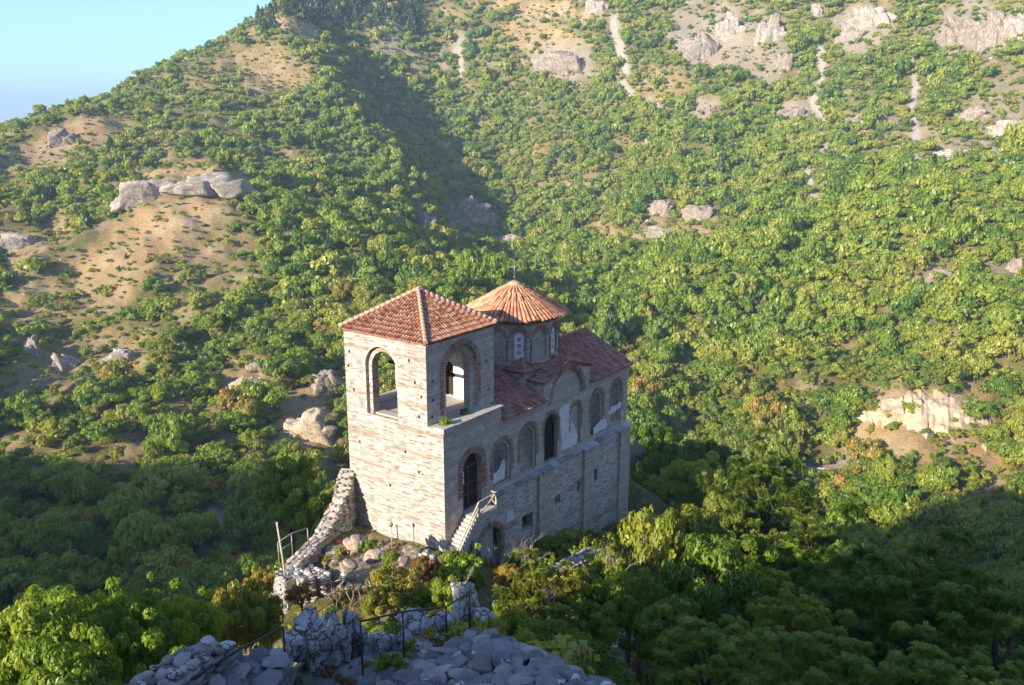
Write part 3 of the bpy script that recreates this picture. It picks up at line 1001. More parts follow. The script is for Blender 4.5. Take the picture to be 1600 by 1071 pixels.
# ---- archivolts
mb = MB()
archivolt(mb, F_S, 2.5, 4.52, 0.9, 0.42, 0.05, 26, legs=1.6)
for a, b, zt, n in ((4.45, 6.3, 5.35, 26), (7.2, 9.0, 5.5, 26), (9.92, 11.5, 5.55, 22), (13.1, 14.35, 5.5, 18), (15.7, 17.35, 5.7, 24), (18.5, 20.0, 5.75, 22)):
    r = (b - a) / 2
    archivolt(mb, F_S, (a + b) / 2, zt - r, r + 0.02, 0.24, 0.035, n, legs=1.4)
archivolt(mb, F_S, 12.675, 8.12 - 1.925, 1.945, 0.3, 0.05, 44)
archivolt(mb, F_L, 3.925, 0.2 - 1.025, 1.045, 0.36, 0.05, 24, legs=1.5)
mb.build('archivolt', [M['archbrick'], M['archmortar']], church)

# ---- parapet block and ledge floor beside the belfry
mb = MB()
mb.poly([(0, 0, HC), (5.32, 0, HC), (5.32, TV, HC), (0, TV, HC)], 0)
mb.poly([(5.32, 0, 6.4), (5.32, TV, 6.4), (5.32, TV, HC), (5.32, 0, HC)], 0)
mb.boxab((-0.08, -0.10, HC - 0.002), (5.42, 0.42, HC + 0.06), 0, 0.6)
mb.boxab((-0.10, -0.12, HC - 0.16), (0.9, 0.6, HC + 0.10), 0, 0.9)
mb.build('parapet', [M['concrete']], church)

# ---- belfry walls
F_TS = Frame((0, TV, 0), (1, 0, 0)); F_TE = Frame((TU, 0, 0), (0, 1, 0)); F_TN = Frame((0, VW, 0), (-1, 0, 0))
tower = MB()
sO = arch(1.42, 4.5, HC + 0.02, 11.62); sI = arch(1.86, 4.04, HC + 0.01, 11.2)
hol = [(sO, 0.2, None, 0)]
for u, z in ((5.35, 10.1), (5.6, 8.3), (0.5, 8.9), (0.42, 7.95), (0.55, 10.0)):
    hol.append((rect(u - 0.07, u + 0.07, z - 0.1, z + 0.1), 0.35, 1, 0))
panel(tower, F_TS, rect(0, TU, HC - 0.9, HE), hol)
panel(tower, F_TS, rect(1.3, 4.6, HC - .1, 11.75), [(sI, 0.5, None, 0)], d=0.2)
panel(tower, F_TE, rect(TV, VW, 6.0, HE), [])
panel(tower, F_TN, rect(-TU, 0, HC - 1.5, HE), [(arch(-4.2, -1.7, HC, 11.2), 0.7, None, 0)])
tower.build('belfry_wall', [M['banded'], M['void']], church)
tin = MB()                                        # the chamber inside
iv0, iv1, iu0, iu1 = TV + 0.7, VW - 0.7, 0.72, TU - 0.55
panel(tin, Frame((iu0, 0, 0), (0, 1, 0)), rect(iv0, iv1, 6.9, HE - .2), [(arch(3.6, 5.56, 7.05, 11.22), 0.001, None, 0)])
panel(tin, Frame((0, iv0, 0), (-1, 0, 0)), rect(-iu1, -iu0, 6.9, HE - .2), [(arch(-4.04, -1.86, HC + .01, 11.2), 0.001, None, 0)])
panel(tin, Frame((iu1, 0, 0), (0, -1, 0)), rect(-iv1, -iv0, 6.9, HE - .2), [(arch(-4.9, -3.9, 7.3, 9.6), 0.3, 1, 0)])
panel(tin, Frame((0, iv1, 0), (1, 0, 0)), rect(iu0, iu1, 6.9, HE - .2), [(arch(1.7, 4.2, HC, 11.2), 0.001, None, 0)])
tin.build('chamber_wall', [M['plaster'], M['wood_dark']], church)
mb = MB()
mb.boxab((iu0 - .6, iv0 - .6, 6.9), (iu1 + .3, iv1 + .3, 7.28))
mb.boxab((-0.06, 3.35, 6.96), (0.8, 5.8, 7.06), 0, 0.8)
mb.boxab((0.35, 3.62, 7.06), (0.95, 5.54, 7.4), 0, 0.5)
mb.build('belfry_floor', [M['concrete']], church)
mb = MB()
mb.boxab((0.3, TV + .3, HE - 0.25), (TU - .3, VW - .3, HE - 0.1))
for k in range(5):
    mb.boxab((0.5, 2.0 + k * 1.2, HE - 0.45), (TU - .5, 2.16 + k * 1.2, HE - 0.25))
mb.boxab((3.0, iv0 - .1, 9.55), (3.16, iv1 + .1, 9.72))
mb.build('belfry_beam', [M['wood_dark']], church)
mb = MB()
archivolt(mb, F_TS, 2.96, 11.62 - 1.54, 1.55, 0.30, 0.04, 40, legs=2.4)
archivolt(mb, F_TS, 2.95, 11.2 - 1.09, 1.10, 0.42, 0.03, 22, legs=0, d0=0.2, frac=0.5)
archivolt(mb, F_W, -4.58, 11.55 - 1.28, 1.29, 0.10, 0.03, 30, mi_b=1, legs=0)
mb.build('archivolt', [M['archbrick'], M['archmortar']], church)

# ---- cornices: saw-tooth bricks
def dentils(mb, a, b, nrm, z, step=0.2):
    a, b = Vector(a), Vector(b)
    n = int((b - a).length / step)
    for k in range(n):
        c = a + (b - a) * ((k + .5) / n) + Vector(nrm) * 0.05
        mb.box((c.x, c.y, z), (0.15, 0.15, 0.1), Matrix.Rotation(math.pi / 4, 3, 'Z'), 0, random.random())
mb = MB()
dentils(mb, (0, TV, 0), (0, VW, 0), (-1, 0, 0), HE + 0.05)
dentils(mb, (0, TV, 0), (TU, TV, 0), (0, -1, 0), HE + 0.05)
mb.boxab((-0.14, TV - 0.14, HE + 0.10), (TU + 0.14, VW + 0.14, HE + 0.17), 0, 0.6)
mb.build('cornice', [M['archbrick']], church); mb = MB()
dentils(mb, (5.4, 0, 0), (9.8, 0, 0), (0, -1, 0), 6.6)
mb.build('cornice', [M['archbrick']], church); mb = MB()
dentils(mb, (15.5, 0, 0), (L, 0, 0), (0, -1, 0), 6.56)
mb.build('cornice', [M['archbrick']], church)

# ---- belfry roof: four hipped slopes
mb = MB()
ov = 0.18
A = [(-ov, TV - ov), (TU + ov, TV - ov), (TU + ov, VW + ov), (-ov, VW + ov)]
ap = Vector(((TU) / 2, (TV + VW) / 2, 14.45)); ze = HE + 0.17
cor = [Vector((x, y, ze)) for x, y in A]
for i in range(4):
    a, b = cor[i], cor[(i + 1) % 4]
    mid = (a + b) / 2
    s = (b - a).normalized()
    foot = a + s * ((ap - a).dot(s))
    upv = ap - foot
    tile_slope(mb, a, b, [(0, 0), ((b - a).length, 0), ((ap - a).dot(s), upv.length)], upv, 0.215, over=0.05)
for c in cor:
    hip(mb, c + Vector((0, 0, .06)), ap + Vector((0, 0, .04)), 0.13)
mb.tube([ap, ap + Vector((0, 0, .16))], [0.2, 0.1], 8, 2, 0.6)
mb.build('belfry_roof', [M['tile'], M['tile_old'], M['mortar']], church)

# ---- nave roofs
mb = MB()
vr = VW / 2; zr = 8.78
def nave(u0, u1, mbx, ze_):
    for sgn in (0, 1):
        if sgn == 0:
            a, b = Vector((u0, -0.25, ze_)), Vector((u1, -0.25, ze_)); up = Vector((0, vr + .25, zr - ze_))
        else:
            a, b = Vector((u1, VW + .25, ze_)), Vector((u0, VW + .25, ze_)); up = Vector((0, -(vr + .25), zr - ze_))
        tile_slope(mbx, a, b, [(0, 0), (u1 - u0, 0), (u1 - u0, up.length), (0, up.length)], up, 0.23, over=0.04)
    hip(mbx, (u0, vr, zr + .05), (u1, vr, zr + .05), 0.13, 0)
nave(TU + 0.02, 9.9, mb, 6.68)
nave(15.4, L + 0.3, mb, 6.66)
nave_o = mb.build('nave_roof', [M['tile_old'], M['tile_old'], M['mortar']], church)
mb = MB()                                          # low lean-to strip beside the parapet
a, b = Vector((5.34, -0.25, 6.68)), Vector((TU + .02, -0.25, 6.68))
up = Vector((0, TV + .2, (zr - 6.68) * (TV + .2) / (vr + .25)))
tile_slope(mb, a, b, [(0, 0), (b.x - a.x, 0), (b.x - a.x, up.length), (0, up.length)], up, 0.23, over=0.04)
mb.build('nave_roof', [M['tile_old'], M['tile_old'], M['mortar']], church)

# ---- square block under the drum
DU, DV = 12.25, 4.1
mb = MB()
bx0, bx1, by0, by1, bz = 9.45, 15.45, 1.2, 6.7, 8.42
for fr, a, b in ((Frame((0, by0, 0), (1, 0, 0)), bx0, bx1), (Frame((bx0, 0, 0), (0, -1, 0)), -by1, -by0), (Frame((0, by1, 0), (-1, 0, 0)), -bx1, -bx0), (Frame((bx1, 0, 0), (0, 1, 0)), by0, by1)):
    panel(mb, fr, rect(a, b, 6.3, bz))
mb.build('drum_base', [M['rubble_grey']], church)
mb = MB()
apx = Vector((DU, DV, 10.1))
cor = [Vector((bx0 - .15, by0 - .15, bz)), Vector((bx1 + .15, by0 - .15, bz)), Vector((bx1 + .15, by1 + .15, bz)), Vector((bx0 - .15, by1 + .15, bz))]
for i in range(4):
    a, b = cor[i], cor[(i + 1) % 4]
    s = (b - a).normalized(); k = (apx - a).dot(s); foot = a + s * k
    upv = apx - foot; h = upv.length
    f = 0.52
    tile_slope(mb, a, b, [(0, 0), ((b - a).length, 0), ((b - a).length + (k - (b - a).length) * f, h * f), (k * f, h * f)], upv, 0.23, over=0.04)
for c in cor: hip(mb, c + Vector((0, 0, .05)), c + (apx - c) * 0.45 + Vector((0, 0, .05)), 0.12, 0)
mb.build('drum_base_roof', [M['tile_old'], M['tile_old'], M['mortar']], church)

# ---- cross arm: gable block and its little roof
mb = MB()
mb.poly([(9.8, 0, 6.3), (9.8, 0, 7.85), (9.8, 3, 7.85), (9.8, 3, 6.3)], 0)
mb.build('cross_arm', [M['banded']], church); mb = MB()
mb.poly([(15.5, 0, 6.3), (15.5, 3, 6.3), (15.5, 3, 7.85), (15.5, 0, 7.85)], 0)
mb.build('cross_arm', [M['banded']], church)
mb = MB()
pk = Vector((12.65, -0.2, 8.82))
for sgn, u in ((1, 9.62), (-1, 15.68)):
    e0 = Vector((u, -0.2, 7.9)); e1 = Vector((u, 2.6, 7.9))
    up = Vector((12.65 - u, 0, 8.82 - 7.9))
    if sgn == 1:
        tile_slope(mb, e1, e0, [(0, 0), (2.8, 0), (2.8, up.length), (0, up.length)], up, 0.225, over=0.03)
    else:
        tile_slope(mb, e0, e1, [(0, 0), (2.8, 0), (2.8, up.length), (0, up.length)], up, 0.225, over=0.03)
hip(mb, pk + Vector((0, 0, .05)), (12.65, 2.4, 8.87), 0.12, 0)
mb.build('cross_arm_roof', [M['tile_old'], M['tile_old'], M['mortar']], church)
mb = MB()
for u0, u1, z0, z1 in ((9.75, 12.65, 7.76, 8.66), (12.65, 15.55, 8.66, 7.76)):
    n = 15
    for k in range(n):
        t = (k + .5) / n
        mb.box((u0 + (u1 - u0) * t, -0.06, z0 + (z1 - z0) * t), (0.14, 0.14, 0.1), Matrix.Rotation(math.pi / 4, 3, 'Z'), 0, random.random())
mb.build('cornice', [M['archbrick']], church)

# ---- drum
RD, NS = 3.0, 12
PH = math.radians(222)
mb = MB(); av = MB(); win = []
z0d, z1d = 8.3, 11.55
ha = math.pi / NS
for k in range(NS):
    t = PH + k * 2 * math.pi / NS
    c = Vector((DU + RD * math.cos(ha) * math.cos(t), DV + RD * math.cos(ha) * math.sin(t), 0))
    run = Vector((-math.sin(t), math.cos(t), 0))
    fr = Frame((c.x, c.y, 0), run)
    hw = RD * math.sin(ha)
    n_ = arch(-0.5, 0.5, 9.0, 10.95, 12)
    panel(mb, fr, rect(-hw, hw, z0d, z1d), [(n_, 0.16, 0, 0)])
    archivolt(av, fr, 0, 10.45, 0.51, 0.12, 0.03, 16)
    archivolt(av, fr, 0, 10.45, 0.65, 0.085, 0.045, 22)
    for s in (-hw, hw):                              # slim brick colonnettes at the corners
        for q in range(11):
            z = 8.95 + q * 0.14
            p = fr.p(s, z, -0.01)
            av.box(p, (0.1, 0.1, 0.075), Matrix.Rotation(t, 3, 'Z'), 0, random.random())
    if k % 2 == 0:
        wb = MB()
        wp = arch(-0.3, 0.3, 9.02, 10.75, 10)
        panel(wb, fr, wp, [(circ(0, z, 0.155), 0.07, 1, 0) for z in (9.42, 9.87, 10.32)], d=0.10)
        for i in range(len(wp)):
            a, b = wp[i], wp[(i + 1) % len(wp)]
            wb.poly([fr.p(*a, .10), fr.p(*a, .158), fr.p(*b, .158), fr.p(*b, .10)], 0)
        wb.build('window', [M['slab_white'], M['glass_dark']], church)
mb.build('drum', [M['banded']], church)
av.build('archivolt', [M['archbrick'], M['archmortar']], church)
mb = MB()
for k in range(60):
    t = 2 * math.pi * k / 60
    mb.box((DU + 3.02 * math.cos(t), DV + 3.02 * math.sin(t), 11.42), (0.17, 0.17, 0.1), Matrix.Rotation(t + math.pi / 4, 3, 'Z'), 0, random.random())
mb.tube([(DU, DV, 11.47), (DU, DV, 11.56)], 3.22, 48, 0, 0.5)
mb.build('cornice', [M['archbrick']], church)

# ---- dome roof
mb = MB()
RE, ZA = 3.55, 13.62
def dome_z(r):
    x = r / RE
    return ZA - 1.98 * x ** 1.12 + 0.10 * math.exp(-((x - 0.05) / 0.12) ** 2) * 0
def dome_re(t):
    return RE + 0.05 * math.cos(12 * (t - PH)) + 0.03 * math.sin(5 * t + 1)
NR = 96
rings = []
for i in range(9):
    rr = [mb.vert((DU + dome_re(2 * math.pi * k / NR) * i / 8 * math.cos(2 * math.pi * k / NR), DV + dome_re(2 * math.pi * k / NR) * i / 8 * math.sin(2 * math.pi * k / NR), dome_z(RE * i / 8) - 0.02)) for k in range(NR)]
    rings.append(rr)
for i in range(8):
    for k in range(NR):
        mb.polyi((rings[i][k], rings[i + 1][k], rings[i + 1][(k + 1) % NR], rings[i][(k + 1) % NR]), 1, 0.2)
NC = 72
for k in range(NC):
    t = 2 * math.pi * (k + 0.5) / NC + random.uniform(-.008, .008)
    d = Vector((math.cos(t), math.sin(t), 0)); side = Vector((math.sin(t), -math.cos(t), 0))
    r_in = 0.42 if k % 3 == 0 else (1.15 if k % 3 == 1 else 1.9)
    re = dome_re(t) + 0.06 + random.uniform(-.03, .05)
    n = max(1, int((re - r_in) / 0.36))
    for i in range(n):
        ra, rb = re + (r_in - re) * i / n, re + (r_in - re) * (i + 1.06) / n
        a = Vector((DU, DV, dome_z(min(ra, RE * 1.05)))) + d * ra; b = Vector((DU, DV, dome_z(rb))) + d * rb
        up = (b - a).normalized(); nr = side.cross(up); nr = nr if nr.z > 0 else -nr
        w = max(0.16, min(0.26, 2 * math.pi * (ra + rb) / 2 / NC * 0.9 * (1.0 if ra > 1.9 else 1.6)))
        col = random.random()
        A, B = [], []
        for q in range(6):
            th = math.pi * q / 5
            A.append(mb.vert(a + side * (w / 2 * math.cos(th)) + nr * (w * .45 * math.sin(th) + 0.035)))
            B.append(mb.vert(b + side * (w * .45 * math.cos(th)) + nr * (w * .40 * math.sin(th) + 0.008)))
        for q in range(5):
            mb.polyi((A[q], A[q + 1], B[q + 1], B[q]), 0, col, True)
        mb.polyi(A[::-1], 0, col * 0.6)
mb.tube([(DU, DV, ZA - 0.28), (DU, DV, ZA - 0.02), (DU, DV, ZA + 0.1)], [0.62, 0.4, 0.1], 18, 2, 0.7)
mb.build('dome_roof', [M['tile'], M['tile_old'], M['mortar']], church)

# ---- iron cross on the dome
mb = MB()
zb = ZA + 0.05
mb.tube([(DU, DV, zb), (DU, DV, zb + 1.4)], 0.035, 8)
dn = Vector((math.cos(math.radians(300)), math.sin(math.radians(300)), 0))
c = Vector((DU, DV, zb + 0.95))
mb.tube([c - dn * 0.36, c + dn * 0.36], 0.034, 8)
for p in (c - dn * 0.36, c + dn * 0.36, Vector((DU, DV, zb + 1.35))):
    for o in (Vector((0, 0, .06)), Vector((0, 0, -.06)), dn * .06, dn * -.06):
        mb.tube([p, p + o], 0.04, 6)
for s in (-1, 1):
    for e in (-1, 1):
        mb.tube([c, c + dn * (0.17 * s) + Vector((0, 0, .17 * e))], 0.012, 6)
mb.tube([(DU, DV, zb + .25), (DU, DV, zb + .3), (DU, DV, zb + .35)], [0.04, 0.09, 0.04], 10)
mb.build('cross', [M['iron']], church)

# ---- doors
def door(fr, a, b, z0, ztop, d, name, split, panes=True):
    wp = arch(a + .01, b - .01, z0, ztop - .01)
    m = MB()
    panel(m, fr, wp, d=d, mi=0)
    o = m.build(name, [M['void'] if panes else M['wood_dark']], church)
    f = MB()
    def bar_(x0, x1, y0, y1, pr=0.07):
        A = [fr.p(x0, y0, d - pr), fr.p(x1, y0, d - pr), fr.p(x1, y1, d - pr), fr.p(x0, y1, d - pr)]
        B = [fr.p(x0, y0, d + .01), fr.p(x1, y0, d + .01), fr.p(x1, y1, d + .01), fr.p(x0, y1, d + .01)]
        f.poly(A)
        for i in range(4):
            j = (i + 1) % 4
            f.poly([A[j], A[i], B[i], B[j]])
    r = (b - a) / 2
    zs = ztop - r
    bar_(a, b, zs - .08, zs + .04)
    for x in split: bar_(x - .045, x + .045, z0, zs - .08)
    bar_(a, a + .09, z0, zs); bar_(b - .09, b, z0, zs); bar_(a + .09, b - .09, z0, z0 + .12)
    return o, f, bar_, zs

o, f, bar_, zs = door(F_S, 1.62, 3.38, 1.9, 5.4, 0.42, 'door', (2.5,))
for z in (2.75, 3.4):
    bar_(1.71, 2.455, z, z + .06); bar_(2.545, 3.29, z, z + .06)
f.build('door_frame', [mat_plain('brown_wood', (0.16, 0.085, 0.045), (0.10, 0.055, 0.03), 8)], o)
nb = MB()
for z in (3.55, 3.98):
    A = [F_S.p(1.75, z, .33), F_S.p(2.12, z, .33), F_S.p(2.12, z + .34, .33), F_S.p(1.75, z + .34, .33)]
    B = [F_S.p(1.75, z, .345), F_S.p(2.12, z, .345), F_S.p(2.12, z + .34, .345), F_S.p(1.75, z + .34, .345)]
    nb.poly(A); nb.poly(B[::-1])
    for i in range(4): nb.poly([A[(i + 1) % 4], A[i], B[i], B[(i + 1) % 4]])
nb.build('notice', [M['paper']], o)
o, f, bar_, zs = door(F_L, 2.9, 4.95, -3.2, 0.2, 0.4, 'door', (3.9,), False)
f.build('door_frame', [M['wood_dark']], o)
o, f, bar_, zs = door(F_S, 9.92, 11.5, 2.3, 5.55, 0.36, 'shutter', (10.71,), False)
f.build('shutter_frame', [M['wood_dark']], o)

# ---- staircase up the shaded side
mb = MB()
NSt, rise = 11, 2.0 / 11
u = -0.25; tread = 0.178
prof_top, prof_bot = [], []
for k in range(NSt):
    z = (k + 1) * rise
    prof_top += [(u, z - rise), (u, z)]
    u += tread
uend = u
for k in range(NSt):
    u0 = -0.25 + k * tread
    z = (k + 1) * rise
    mb.boxab((u0, -1.08, max(-1.3, z - 0.62)), (u0 + tread + 0.002 * (k % 2), -0.015, z), 0, 0.5)
mb.boxab((uend + .003, -1.08, 1.72), (3.5, -0.015, 2.0), 0, 0.5)
mb.boxab((-0.25, -1.05, -1.6), (1.0, -0.02, -0.2), 0, 0.4)
st = mb.build('staircase', [M['concrete']], church)
hb = MB()
y = -1.0
k0, k1, k2 = (-0.2, y, 0.62), (uend + .1, y, 2.86), (3.5, y, 2.9)
hb.bar(k0, k1, 0.08, 0.06); hb.bar(k1, k2, 0.08, 0.06)
hb.bar((-0.1, y, 0.32), (uend + .1, y, 2.42), 0.06, 0.05)
hb.bar((-0.2, y, 0.0), (-0.2, y, 0.66), 0.08)
hb.bar((uend + .1, y, 1.5), (uend + .1, y, 2.86), 0.1)
hb.bar((3.46, y, 1.72), (3.46, y, 2.9), 0.1)
hb.bar((uend + .1, y, 2.06), (3.46, y, 2.82), 0.06, 0.05); hb.bar((uend + .1, y + .02, 2.82), (3.46, y + .02, 2.06), 0.06, 0.05)
hb.bar((uend + .1, y, 2.03), (3.46, y, 2.03), 0.06)
hb.bar((3.46, y, 2.88), (3.46, -0.05, 2.88), 0.08, 0.06); hb.bar((3.46, y, 2.1), (3.46, -0.1, 2.82), 0.06, 0.05); hb.bar((3.46, y, 2.82), (3.46, -0.1, 2.1), 0.06, 0.05)
hb.build('handrail', [M['wood_pale']], st)
# ================================================================== RUINS, ROCKS, RAILINGS
def stone_material(name, a, b, c, sc=1.2, crack=0.0):
    """Weathered stone: broad colour patches, lichen, dark joints, tone differs from stone to stone."""
    t = NT(name)
    tc = t.n('TexCoord')
    at_ = t.n('Attribute', attribute_name='tone')
    n1 = t.noise(tc.outputs['Object'], sc, 6, 0.7); n2 = t.noise(tc.outputs['Object'], sc * 7, 5, 0.7)
    col = t.mix(t.ramp(n1.outputs[0], [(0.38, 0), (0.62, 1)]), a, b)
    col = t.mix(t.ramp(n2.outputs[0], [(0.56, 0), (0.7, .7)]), col, c)
    h = t.math('ADD', n1.outputs[0], t.math('MULTIPLY', n2.outputs[0], 0.5))
    if crack:
        n3 = t.noise(tc.outputs['Object'], crack * 0.8, 4, 0.6)
        ad = t.n('VectorMath', operation='ADD'); t.l(tc.outputs['Object'], ad.inputs[0]); t.l(n3.outputs['Color'], ad.inputs[1])
        vo = t.n('TexVoronoi', feature='DISTANCE_TO_EDGE'); mp = t.n('Mapping'); t.l(ad.outputs[0], mp.inputs[0]); mp.inputs['Scale'].default_value = (1, 1, 1 if crack > 1 else .3); t.l(mp.outputs[0], vo.inputs['Vector']); vo.inputs['Scale'].default_value = crack
        ck = t.ramp(vo.outputs['Distance'], [(0.0, 1.0), (0.07, 0.0)])
        col = t.mix(t.math('MULTIPLY', ck, 0.8 if crack > 1 else 0.3), col, (0.07, 0.06, 0.05))
        h = t.math('SUBTRACT', h, t.math('MULTIPLY', ck, 1.2 if crack > 1 else 0.5))
    hsv = t.n('HueSaturation'); t.l(col, hsv.inputs['Color'])
    t.l(t.math('ADD', t.math('MULTIPLY', at_.outputs['Fac'], 0.8), 0.6), hsv.inputs['Value'])
    t.principled(hsv.outputs[0], 0.92, t.bump(h, 0.9, 0.06), 0.15)
    return t.mat


M['limestone'] = stone_material('limestone', (0.50, 0.47, 0.43), (0.25, 0.23, 0.205), (0.66, 0.64, 0.61), 1.6, 1.9)
M['limestone_white'] = stone_material('white_limestone', (0.58, 0.56, 0.53), (0.42, 0.40, 0.36), (0.68, 0.67, 0.65), 3, 2.2)
M['schist'] = stone_material('schist_slab', (0.25, 0.235, 0.225), (0.17, 0.16, 0.155), (0.33, 0.30, 0.27), 1.5)
M['brown_stone'] = stone_material('brown_stone', (0.42, 0.31, 0.22), (0.33, 0.25, 0.19), (0.50, 0.41, 0.32), 1.5)
M['schist_warm'] = stone_material('weathered_slab', (0.33, 0.29, 0.25), (0.22, 0.20, 0.18), (0.42, 0.38, 0.33), 1.2)
M['rubble_stone'] = stone_material('ruin_stone', (0.52, 0.475, 0.41), (0.40, 0.35, 0.29), (0.62, 0.58, 0.52), 1.5)
M['earth'] = stone_material('forecourt_earth', (0.38, 0.29, 0.21), (0.27, 0.22, 0.17), (0.45, 0.37, 0.28), 0.9)
M['cliff'] = stone_material('cliff_rock', (0.34, 0.265, 0.20), (0.23, 0.19, 0.155), (0.42, 0.34, 0.265), 0.4, 0.28)
M['cliff_pale'] = stone_material('pale_cliff_rock', (0.42, 0.35, 0.28), (0.29, 0.24, 0.19), (0.52, 0.46, 0.39), 0.4, 0.28)
M['cliff_cream'] = stone_material('cream_cliff', (0.52, 0.40, 0.275), (0.42, 0.305, 0.20), (0.60, 0.50, 0.37), 0.3)
M['rail_dark'] = mat_plain('dark_railing', (0.035, 0.035, 0.04), (0.08, 0.05, 0.035), 9, 0.5, 0.2, 0.4, 0.3)
M['rail_tan'] = mat_plain('galvanised_tube', (0.42, 0.37, 0.32), (0.34, 0.28, 0.22), 9, 0.5, 0.2, 0.4, 0.3)

_SPH = {}
def sphere_dirs(lv):
    if lv not in _SPH:
        bm = bmesh.new(); bmesh.ops.create_icosphere(bm, subdivisions=lv, radius=1.0)
        bm.verts.ensure_lookup_table()
        _SPH[lv] = (np.array([v.co[:] for v in bm.verts]), np.array([[v.index for v in f.verts] for f in bm.faces]))
        bm.free()
    return _SPH[lv]


def polytope(d, rng, cuts=7, jit=0.16):
    """Radius of a randomly chipped block along directions d."""
    n = [np.array(v, float) for v in ((1, 0, 0), (-1, 0, 0), (0, 1, 0), (0, -1, 0), (0, 0, 1), (0, 0, -1))]
    h = [rng.uniform(0.86, 1.0) for _ in n]
    n = [v + rng.normal(size=3) * jit for v in n]
    for _ in range(cuts):
        v = rng.normal(size=3); v /= np.linalg.norm(v)
        n.append(v); h.append(rng.uniform(0.98, 1.22))
    n = np.array(n); n /= np.linalg.norm(n, axis=1)[:, None]
    q = d @ n.T
    return np.where(q > 1e-3, np.array(h)[None] / np.maximum(q, 1e-3), 1e9).min(1)


def add_stone(mb, c, size, rz=0.0, seed=0, lv=2, tilt=0.12, mi=0, box=0.55, rough=0.05):
    """One broken stone with flat chipped faces."""
    d, F = sphere_dirs(lv)
    rng = np.random.default_rng(seed + 17)
    p = d * polytope(d, rng, 8, 0.2)[:, None]
    p = p * (1 + rough * fbm(d * 2.3 + seed * 3.17, 2, seed % 97)[:, None])
    p = p * np.array(size) / 2
    r = random.Random(seed)
    R = np.array((Matrix.Rotation(rz, 3, 'Z') @ Matrix.Rotation(r.gauss(0, tilt), 3, 'X') @ Matrix.Rotation(r.gauss(0, tilt), 3, 'Y')))
    p = p @ R.T + np.array(c)
    b = len(mb.v); col = r.random()
    mb.v.extend(map(tuple, p.tolist()))
    for f in F:
        mb.f.append([b + int(i) for i in f]); mb.m.append(mi); mb.c.append(col); mb.s.append(False)


def polyline(P, step):
    """Evenly spaced (point, direction) along a 3D polyline."""
    P = [np.array(p, float) for p in P]
    out = []
    for a, b in zip(P, P[1:]):
        n = max(1, int(np.linalg.norm(b - a) / step))
        for k in range(n):
            out.append((a + (b - a) * (k + .5) / n, (b - a)))
    return out


def rubble_wall(name, P, width, depth, mats, stone, label, cat='wall', seed=1, top_white=0.0, rows=None, core=None, cap=1.0, lv=1, tilt=.14, alt=0.0):
    """Dry-looking wall along P (top edge points): a solid core wrapped in courses of real stones, stones along its top."""
    rng = random.Random(seed)
    m = MB()
    P = [np.array(p, float) for p in P]
    for a, b in zip(P, P[1:]):
        d = b - a; h = np.array([d[0], d[1], 0]); h /= np.linalg.norm(h); s = np.array([h[1], -h[0], 0]) * (width / 2 * 0.82)
        dz = np.array([0, 0, depth]); tz = np.array([0, 0, 0.05])
        A = [a + s - tz, a - s - tz, a - s - dz, a + s - dz]; B = [b + s - tz, b - s - tz, b - s - dz, b + s - dz]
        for q in ((A[0], B[0], B[1], A[1]), (A[1], B[1], B[2], A[2]), (A[3], B[3], B[0], A[0]), (A[1], A[2], A[3], A[0]), (B[0], B[3], B[2], B[1])):
            m.poly(q, 0, 0.25)
    k = 0
    nrow = rows or max(1, int(depth / stone[2]))
    for c, d in polyline(P, stone[0] * 0.92):
        h = np.array([d[0], d[1], 0]); h /= np.linalg.norm(h); s = np.array([h[1], -h[0], 0])
        rz = math.atan2(h[1], h[0])
        ntop = max(1, int(width / stone[1]))
        for i in range(ntop):                                   # top
            o = (i + .5) / ntop - .5
            w = 1 if rng.random() < top_white else 0
            sc = rng.uniform(.7, 1.25) * (0.8 if w else 1)
            add_stone(m, c + s * (o * width) + h * rng.uniform(-.1, .1) + np.array([0, 0, rng.uniform(-.04, .05)]), (stone[0] * sc, stone[1] * sc * 1.05, stone[2] * rng.uniform(.7, 1.3) * cap), rz + rng.uniform(-.5, .5), seed * 1000 + k, lv, tilt, w, 0.75); k += 1
        for r in range(nrow):                                   # both faces
            z = -(r + .6) * stone[2] - 0.03
            if -z > depth: break
            for sg in (-1, 1):
                j = rng.uniform(-.3, .3) * stone[0]
                add_stone(m, c + s * (sg * (width / 2 - stone[1] * .22 + rng.uniform(-.03, .04))) + h * j + np.array([0, 0, z]), (stone[0] * rng.uniform(.8, 1.3), stone[1] * 0.8, stone[2] * rng.uniform(.8, 1.1)), rz + rng.uniform(-.12, .12), seed * 1000 + k, lv, 0.05, 1 if rng.random() < alt else 0, 0.85); k += 1
    o = m.build(name, mats)
    tag(o, label, cat)
    return o


